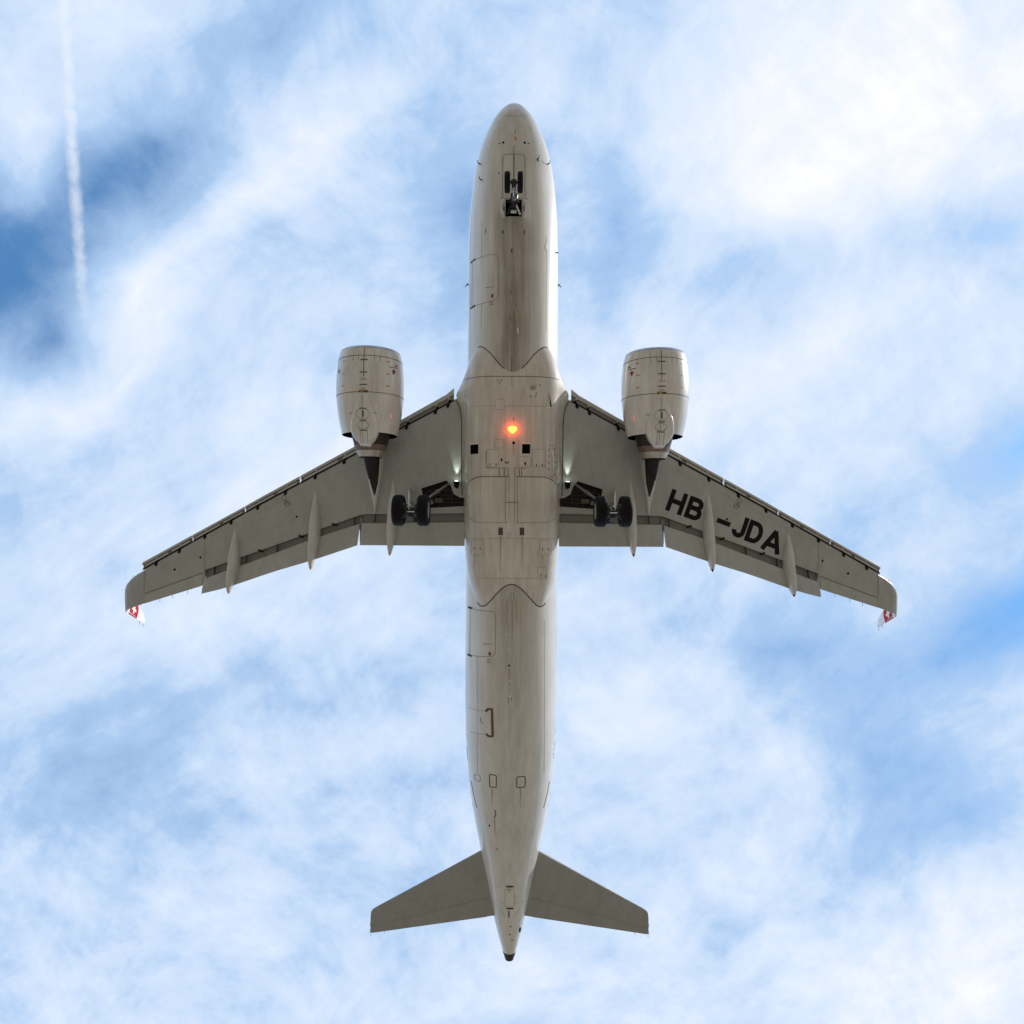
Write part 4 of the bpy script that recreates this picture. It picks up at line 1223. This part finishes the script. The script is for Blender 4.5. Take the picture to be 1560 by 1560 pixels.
line('flush_inlet', [(-.64, 30.05), (-.60, 30.22), (-.66, 30.45)], .05, 'seam')
spot_mark('drain_hole', -.87, 30.84, .03, 'black', ry=.06); spot_mark('drain_hole', -.55, 31.9, .035, 'grey_mark'); spot_mark('drain_hole', -.02, 32.65, .02, 'seam')
spot_mark('flush_inlet', .0, 33.66, .19, 'seam', ry=.055)
panel('tail_access_panel', rrect(-.20, .19, 33.8, 34.68, .06), fus, 'fuselage', ew=.016)
line('flush_inlet', [(-.14, 34.75), (.16, 34.75)], .055, 'black', h=.012)
line('drain_slot', [(-.03, 34.86), (-.03, 35.2)], .06, 'seam')
line('tail_joint', [(-.45, 34.78), (-.2, 35.2)], .014); line('tail_joint', [(.45, 34.78), (.2, 35.2)], .014)
for X, s_ in ((.04, 35.65), (.02, 36.06), (.12, 36.35)): spot_mark('drain_hole', X, s_, .035, 'seam')
spot_mark('oil_cooler_outlet', .46, 35.95, .05, 'black', ry=.15)
line('stabiliser_joint', [(-.62 + .062 * k, 34.5) for k in range(21)], .012)

# dirt runs drawn back by the airflow from drains, outlets and doors
rs = random.Random(3)
runs = [(-.44, 6.35, 1.3), (.44, 6.35, 1.1), (-.07, 7.15, 1.4), (-.08, 8.85, .9), (.13, 9.4, .8), (-.09, 9.95, .7), (-.45, 18.66, 1.5), (.41, 18.66, 1.3), (-1.5, 19.25, .8), (1.23, 19.25, .7), (.05, 15.02, .45), (.04, 21.35, 1.6), (-.16, 21.2, 1.3), (.20, 21.2, 1.1), (-.08, 23.95, 1.2), (-.76, 29.1, .8), (.42, 29.05, .9), (-.64, 30.5, .8), (-.03, 33.75, .5)]
for X, s_, l_ in runs:
    n = 6
    mb = MB()
    L0 = []
    for i in range(n + 1):
        u_ = i / n; wd = .03 * (1 - u_) + .004
        xx = X + .03 * u_ * rs.uniform(-1, 1)
        a, b_ = body.at(xx - wd, s_ + l_ * u_), body.at(xx + wd, s_ + l_ * u_)
        if a and b_: L0.append((a[0] + a[1] * .0035, b_[0] + b_[1] * .0035))
    for a, b_ in zip(L0, L0[1:]): mb.add([a[0], a[1], b_[1], b_[0]], [(0, 1, 2, 3)])
    mb.build('dirt_run', [M['stain']], fus)

# --- lettering
def glyph(ch, w, h):
    arc = lambda cx, cy, rx, ry, a0, a1, n=12: [(cx + rx * math.cos(R(a0 + (a1 - a0) * k / n)), cy + ry * math.sin(R(a0 + (a1 - a0) * k / n))) for k in range(n + 1)]
    if ch == 'H': return [[(0, 0), (0, h)], [(w, 0), (w, h)], [(0, h / 2), (w, h / 2)]]
    if ch == 'B': return [[(0, 0), (0, h)], [(0, h)] + arc(w * .60, h * .76, w * .36, h * .24, 90, -90) + [(0, h * .52)], [(0, h * .52)] + arc(w * .64, h * .26, w * .40, h * .26, 90, -90) + [(0, 0)]]
    if ch == 'J': return [[(w, h), (w, h * .30)] + arc(w * .5, h * .26, w * .5, h * .26, 0, -180)]
    if ch == 'D': return [[(0, 0), (0, h)], [(0, h)] + arc(w * .48, h * .5, w * .52, h * .5, 90, -90) + [(0, 0)]]
    if ch == 'A': return [[(0, 0), (w * .46, h)], [(w, 0), (w * .54, h)], [(w * .2, h * .27), (w * .8, h * .27)]]
    if ch == '-': return [[(0, h * .42), (w, h * .42)]]
def letter(ch, cx, cy, w, h, t, ang, fn, parent, mat='black', name='registration_letter', off=.007, step=.08):
    """cx, cy centre; w, h overall size; fn maps the plane to the skin"""
    ca, sa = math.cos(ang), math.sin(ang)
    mb = MB()
    for i, st in enumerate(glyph(ch, w - t, h - t)):
        p = [(x - (w - t) / 2, y - (h - t) / 2) for x, y in st]
        if ch in 'HBDA-':          # straight ends reach the full height
            def ext(a, b_):
                l = math.hypot(a[0] - b_[0], a[1] - b_[1]); return (a[0] + (a[0] - b_[0]) / l * t / 2, a[1] + (a[1] - b_[1]) / l * t / 2)
            if ch == '-' or len(p) == 2 and abs(p[0][1] - p[1][1]) > h * .5: p = [ext(p[0], p[1])] + p[1:-1] + [ext(p[-1], p[-2])]
        elif ch == 'J':
            p[0] = (p[0][0], p[0][1] + t / 2)
        q = [(cx + x * ca + y * sa, cy + x * sa - y * ca) for x, y in p]
        ribbon_mesh(mb, q, t, fn, off + .0006 * i, step=step)
    return mb.build(name, [M[mat]], parent)
for ch, X, s_, w_ in (('H', 6.96, 17.20, .74), ('B', 7.74, 17.47, .70), ('-', 9.04, 17.98, .62), ('J', 9.74, 18.22, .60), ('D', 10.41, 18.46, .72), ('A', 11.23, 18.84, .86)):
    o = letter(ch, X, s_, w_, .95, .20, R(19.8), wing_skin[1].at, wings[1])
# registration on both flanks, nose-to-tail on the port side, tail-to-nose on the other
def flank(sd):
    def fn(a, b_):      # a = along s, b = down the flank
        s_ = 26.65 + a if sd > 0 else 28.30 - a
        z = .18 - b_
        t_, bo = interp(TOP, s_), interp(BOT, s_); zc, hh = (t_ + bo) / 2, (t_ - bo) / 2
        th = math.acos(max(-1, min(1, -(z - zc) / hh)))
        p = fus_point(s_, sd * th)
        n = (p - V(0, s_, zc)); n.y = 0; n.normalize()
        return p, n
    return fn
for sd in (-1, 1):
    x = 0
    for ch in 'HB-JDA':
        w_ = {'-': .16, 'J': .19}.get(ch, .24)
        letter(ch, x + w_ / 2, 0, w_, .34, .055, 0, flank(sd), fus, name='registration_letter', step=.04)
        x += w_ + .05

# dark joint where each wing meets the belly fairing
for sd, w in wings.items():
    line('wing_root_joint', [(sd * x, s_) for x, s_ in ((2.38, 13.03), (2.30, 13.12), (2.22, 13.30), (2.15, 13.60), (2.11, 14.0), (2.10, 14.8), (2.09, 16.2), (2.07, 17.0))], .045, 'seam', w, wing_skin[sd], h=.006)

# cabin windows, in a row high on each flank
for sd in (-1, 1):
    for k in range(46):
        s_ = 6.4 + .533 * k
        if 14.0 < s_ < 14.3: continue
        mb = MB(); n = 12
        pts = []
        for i in range(n):
            ds, dz = .115 * math.cos(2 * math.pi * i / n), .165 * math.sin(2 * math.pi * i / n)
            z = .62 + dz; ss = s_ + ds
            t_, bo = interp(TOP, ss), interp(BOT, ss); zc, hh = (t_ + bo) / 2, (t_ - bo) / 2
            p = fus_point(ss, sd * math.acos(-(z - zc) / hh), .006); pts.append(p)
        mb.add(pts, [tuple(range(n))])
        mb.build('cabin_window', [M['glass']], fus)

# --- wings
for sd, w in wings.items():
    k = wing_skin[sd]
    for X, s_, r_ in ((9.17, 17.9, .045), (13.50, 19.68, .05), (14.70, 20.22, .055)):
        spot_mark('tank_drain', sd * X, s_, r_, 'black', w, k)
    for X, s_, r_, rr_ in ((9.60, 17.32, .13, .13), (9.74, 17.10, .10, .10)):
        mb = MB(); ribbon_mesh(mb, [(sd * X + r_ * math.cos(a * .5236), s_ + rr_ * math.sin(a * .5236)) for a in range(13)], .03, k.at, .005)
        mb.build('fuel_panel_ring', [M['grey_mark']], w)
    for dx, ds in ((.02, -.04), (.08, .03), (-.10, .02)):
        spot_mark('fuel_stain', sd * (9.6 + dx), 17.32 + ds, .05, 'grey_mark', w, k, h=.004)
    line('aileron_joint', [(sd * 13.36, 20.34), (sd * 16.15, 21.32), (sd * 16.17, 21.66)], .022, 'seam', w, k, h=.022)
    for fr_ in (.16, .62):
        pts = []
        for q in range(12):
            X = 2.6 + (13.0 - 2.6) * q / 11
            pts.append((sd * X, lin(LE, X) + (lin(TE, X) - lin(LE, X)) * fr_))
        if fr_ < .5: line('wing_joint', pts, .010, 'seam_soft', w, k, h=.004)
        else: line('wing_joint', pts[5:], .010, 'seam_soft', w, k, h=.004)
    line('wing_joint', [(sd * 13.33, 18.95), (sd * 13.33, 20.3)], .014, 'seam_soft', w, k)
    line('wing_joint', [(sd * 16.1, 20.3), (sd * 16.12, 21.3)], .018, 'seam_soft', w, k)
    line('wing_joint', [(sd * 6.05, 17.2), (sd * 6.1, 17.75)], .012, 'seam_soft', w, k)
    line('wing_joint', [(sd * 6.35, 17.25), (sd * 6.38, 17.75)], .012, 'seam_soft', w, k)
    # oval tank access covers along the box
    for q in range(9):
        X = 6.9 + .95 * q
        c = lin(LE, X) + (lin(TE, X) - lin(LE, X)) * .42
        if sd > 0 and 6.4 < X < 11.6: continue
        mb = MB(); ribbon_mesh(mb, [(sd * (X + .26 * math.cos(a * .3142)), c + .15 * math.sin(a * .3142) + .38 * .26 * math.cos(a * .3142)) for a in range(21)], .010, k.at, .004)
        mb.build('tank_cover', [M['seam_soft']], w)

# --- engine cowlings: split line, latches, hoist arrows, joints
for sd, nac in engines.items():
    k = nac_skin[sd]
    cx = sd * 5.74
    def ringline(nm, s_, w_, mat, a0=-88, a1=88, rad=.006):
        mb = MB()
        r0 = interp(NAC[3:], s_)
        pts = []
        for i in range(41):
            a = R(a0 + (a1 - a0) * i / 40)
            pts.append([V(cx + (interp(NAC[3:], q) + rad) * math.sin(a), q, ZE - (interp(NAC[3:], q) + rad) * math.cos(a)) for q in (s_ - w_ / 2, s_ + w_ / 2)])
        for p, q in zip(pts, pts[1:]): mb.add([p[0], p[1], q[1], q[0]], [(0, 1, 2, 3)])
        mb.build(nm, [M[mat]], nac)
    ringline('cowl_joint', 11.73, .022, 'seam', -150, 150)
    ringline('cowl_joint', 13.16, .022, 'seam', -150, 150)
    x0 = cx - sd * .02
    line('cowl_split', [(x0, 11.45), (x0, 12.58)], .026, 'seam', nac, k)
    line('cowl_split', [(x0 - .03, 13.3), (x0 - .05, 15.1)], .014, 'grey_mark', nac, k, h=.007)
    line('cowl_split', [(x0 + .13, 14.5), (x0 + .12, 15.1)], .014, 'grey_mark', nac, k, h=.007)
    line('cowl_split', [(x0 - .15, 14.5), (x0 - .13, 15.1)], .014, 'grey_mark', nac, k, h=.007)
    for j, (s_, hw, tk, mt) in enumerate(((11.91, .14, .04, 'seam'), (12.40, .14, .04, 'seam'), (12.88, .14, .04, 'brown_mark'), (13.80, .13, .035, 'brown_mark'), (14.25, .13, .035, 'brown_mark'), (14.62, .13, .035, 'brown_mark'))):
        line('cowl_latch', [(x0 - hw, s_), (x0 + hw, s_)], tk, mt, nac, k, h=.014)
    line('latch_access', [(x0 - .17, 13.14), (x0 + .17, 13.14)], .09, 'brown_mark', nac, k, h=.014)
    line('latch_access', [(x0 - .12, 13.15), (x0 - (.02), 13.15)], .06, 'yellow' if sd > 0 else 'amber', nac, k, h=.018)
    line('drain_slot', [(x0, 13.88), (x0, 14.12)], .05, 'seam', nac, k, h=.012)
    for X, s_, a_, b_ in ((x0 - .02, 14.0, .26, .20), (x0 - .02, 14.44, .22, .14)):
        line('stain_ring', [(X + a_ * math.cos(q * .314), s_ + b_ * math.sin(q * .314)) for q in range(21)], .016, 'seam_soft', nac, k, h=.008)
    for q in range(4):
        line('cowl_text', [(x0 - .10 + .06 * q, 12.62), (x0 - .07 + .06 * q, 12.72)], .02, 'grey_mark', nac, k)
        line('cowl_text', [(x0 - .09 + .05 * q, 13.0), (x0 - .065 + .05 * q, 13.06)], .02, 'grey_mark', nac, k)
    def arrow(nm, X, s_, sz, mat, up=True):
        mb = MB()
        pts = [(0, -1), (.8, .1), (.3, .1), (.3, 1), (-.3, 1), (-.3, .1), (-.8, .1)] if up else [(-1, 0), (0, -.7), (0, -.25), (1, -.25), (1, .25), (0, .25), (0, .7)]
        vs = []
        for a, b_ in pts:
            q = k.at(X + a * sz, s_ + b_ * sz)
            if q is None: return
            vs.append(q[0] + q[1] * .008)
        mb.add(vs, [(0, 1, 6), (2, 3, 4, 5)] if up else [(0, 1, 6), (2, 3, 4, 5)])
        mb.build(nm, [M[mat]], nac)
    for s_ in (11.9, 12.39, 12.87):
        arrow('hoist_arrow', cx - sd * .885, s_, .065, 'amber', False)
        arrow('hoist_arrow', cx + sd * .83, s_, .055, 'amber', False)
    arrow('warning_arrow', cx - sd * 1.07, 12.25, .10, 'dkred'); arrow('warning_arrow', cx + sd * 1.06, 12.25, .08, 'dkred')
    line('warning_line', [(cx - sd * 1.18, 12.06), (cx - sd * .93, 12.10)], .028, 'dkred', nac, k, h=.008)
    spot_mark('warning_mark', cx - sd * 1.14, 11.98, .035, 'dkred', nac, k)
    for dx in (-.55, -.48, .40, .47):
        spot_mark('drain_hole', cx + dx, 13.95, .025, 'grey_mark', nac, k)
    for dx in (-.42, .40, -.2, .62):
        line('cowl_streak', [(cx + dx, 11.76), (cx + dx * .98, 11.95)], .016, 'grey_mark', nac, k)
        line('cowl_joint', [(cx + dx, 11.48), (cx + dx, 11.72)], .010, 'seam_soft', nac, k)

# ------------------------------------------------------------------ contrail of another aircraft, high above
def contrail():
    m = bpy.data.materials.new('contrail_ice'); m.use_nodes = True
    nt = m.node_tree; nt.nodes.clear(); L = nt.links
    out = nt.nodes.new('ShaderNodeOutputMaterial'); vol = nt.nodes.new('ShaderNodeVolumePrincipled')
    vol.inputs['Color'].default_value = (1, 1, 1, 1); vol.inputs['Anisotropy'].default_value = .2
    L.new(vol.outputs[0], out.inputs['Volume'])
    tc = nt.nodes.new('ShaderNodeTexCoord')
    def mm(op, a, b_=None, c=None, clamp=False):
        n = nt.nodes.new('ShaderNodeMath'); n.operation = op; n.use_clamp = clamp
        for i, v in enumerate((a, b_, c)):
            if v is None: continue
            if isinstance(v, (int, float)): n.inputs[i].default_value = v
            else: L.new(v, n.inputs[i])
        return n.outputs[0]
    sp = nt.nodes.new('ShaderNodeSeparateXYZ'); L.new(tc.outputs['Object'], sp.inputs[0])
    def no(scale, det, sc_=(1, 1, 1)):
        mp = nt.nodes.new('ShaderNodeMapping'); mp.inputs['Scale'].default_value = sc_
        L.new(tc.outputs['Object'], mp.inputs[0])
        n = nt.nodes.new('ShaderNodeTexNoise'); n.inputs['Scale'].default_value = scale; n.inputs['Detail'].default_value = det
        L.new(mp.outputs[0], n.inputs['Vector']); return n.outputs['Fac']
    edge = no(.05, 3); puff = no(.022, 3, (.5, 1, .5)); fine = no(.12, 4)
    rad = mm('SQRT', mm('ADD', mm('MULTIPLY', sp.outputs[0], sp.outputs[0]), mm('MULTIPLY', sp.outputs[2], sp.outputs[2])))
    rad = mm('ADD', rad, mm('MULTIPLY', mm('SUBTRACT', edge, .5), 18.0))
    fall = nt.nodes.new('ShaderNodeMapRange'); fall.interpolation_type = 'SMOOTHSTEP'
    fall.inputs['From Min'].default_value = 17; fall.inputs['From Max'].default_value = 0
    L.new(rad, fall.inputs[0])
    pf = mm('MULTIPLY_ADD', mm('SUBTRACT', puff, .42), 3.6, .55, True)
    fade = nt.nodes.new('ShaderNodeMapRange'); fade.inputs['From Min'].default_value = -330; fade.inputs['From Max'].default_value = -110
    L.new(sp.outputs[1], fade.inputs[0])
    d = mm('MULTIPLY', mm('MULTIPLY', fall.outputs[0], pf), mm('MULTIPLY', mm('ADD', fine, .3), fade.outputs[0]))
    L.new(mm('MULTIPLY', d, CONTRAIL_DENSITY), vol.inputs['Density'])
    me = bpy.data.meshes.new('contrail')
    seg, n, r_ = 20, 24, 24.0
    vs = [(r_ * math.cos(2 * math.pi * k / seg), -560 + 1120 * j / n, r_ * math.sin(2 * math.pi * k / seg)) for j in range(n + 1) for k in range(seg)]
    fs = [(j * seg + k, j * seg + (k + 1) % seg, (j + 1) * seg + (k + 1) % seg, (j + 1) * seg + k) for j in range(n) for k in range(seg)]
    fs += [tuple(range(seg - 1, -1, -1)), tuple(n * seg + k for k in range(seg))]
    me.from_pydata(vs, [], fs); me.materials.append(m)
    bm = bmesh.new(); bm.from_mesh(me); bmesh.ops.recalc_face_normals(bm, faces=bm.faces); bm.to_mesh(me); bm.free()
    o = bpy.data.objects.new('contrail', me); COL.objects.link(o)
    # it crosses the western sky at 1500 m, drifting slightly east towards the south
    a, b_ = Vector((1035, 1260, 1500)), Vector((962, 210, 1500))
    o.location = (a + b_) / 2
    dr = a - b_
    o.rotation_euler = (0, 0, math.atan2(-dr.x, dr.y))
    o['label'] = 'thin white contrail running down the blue sky beside the left edge'
    o['category'] = 'contrail'
CONTRAIL_DENSITY = .085
contrail()

#@@END@@

# ------------------------------------------------------------------ ground
def ground():
    m, nt, b_ = new_mat('dry_grass_and_tarmac')
    tc = nt.nodes.new('ShaderNodeTexCoord')
    n = nt.nodes.new('ShaderNodeTexNoise'); n.inputs['Scale'].default_value = .02; n.inputs['Detail'].default_value = 10
    nt.links.new(tc.outputs['Object'], n.inputs['Vector'])
    n2 = nt.nodes.new('ShaderNodeTexNoise'); n2.inputs['Scale'].default_value = 3; n2.inputs['Detail'].default_value = 8
    nt.links.new(tc.outputs['Object'], n2.inputs['Vector'])
    mxx = nt.nodes.new('ShaderNodeMath'); mxx.operation = 'MULTIPLY_ADD'; mxx.inputs[1].default_value = .35
    nt.links.new(n2.outputs['Fac'], mxx.inputs[0]); nt.links.new(n.outputs['Fac'], mxx.inputs[2])
    c = ramp(nt, mxx.outputs[0], [(.45, (.195, .162, .115, 1)), (.65, (.262, .217, .160, 1)), (.85, (.325, .275, .208, 1))])
    nt.links.new(c, b_.inputs['Base Color']); b_.inputs['Roughness'].default_value = .95
    me = bpy.data.meshes.new('ground')
    n_ = 24; L_ = 9000
    vs = [((i / n_ * 2 - 1) * L_, (j / n_ * 2 - 1) * L_, 0) for i in range(n_ + 1) for j in range(n_ + 1)]
    fs = [(i * (n_ + 1) + j, (i + 1) * (n_ + 1) + j, (i + 1) * (n_ + 1) + j + 1, i * (n_ + 1) + j + 1) for i in range(n_) for j in range(n_)]
    me.from_pydata(vs, [], fs); me.materials.append(m)
    o = bpy.data.objects.new('ground', me); COL.objects.link(o); o['kind'] = 'structure'
ground()
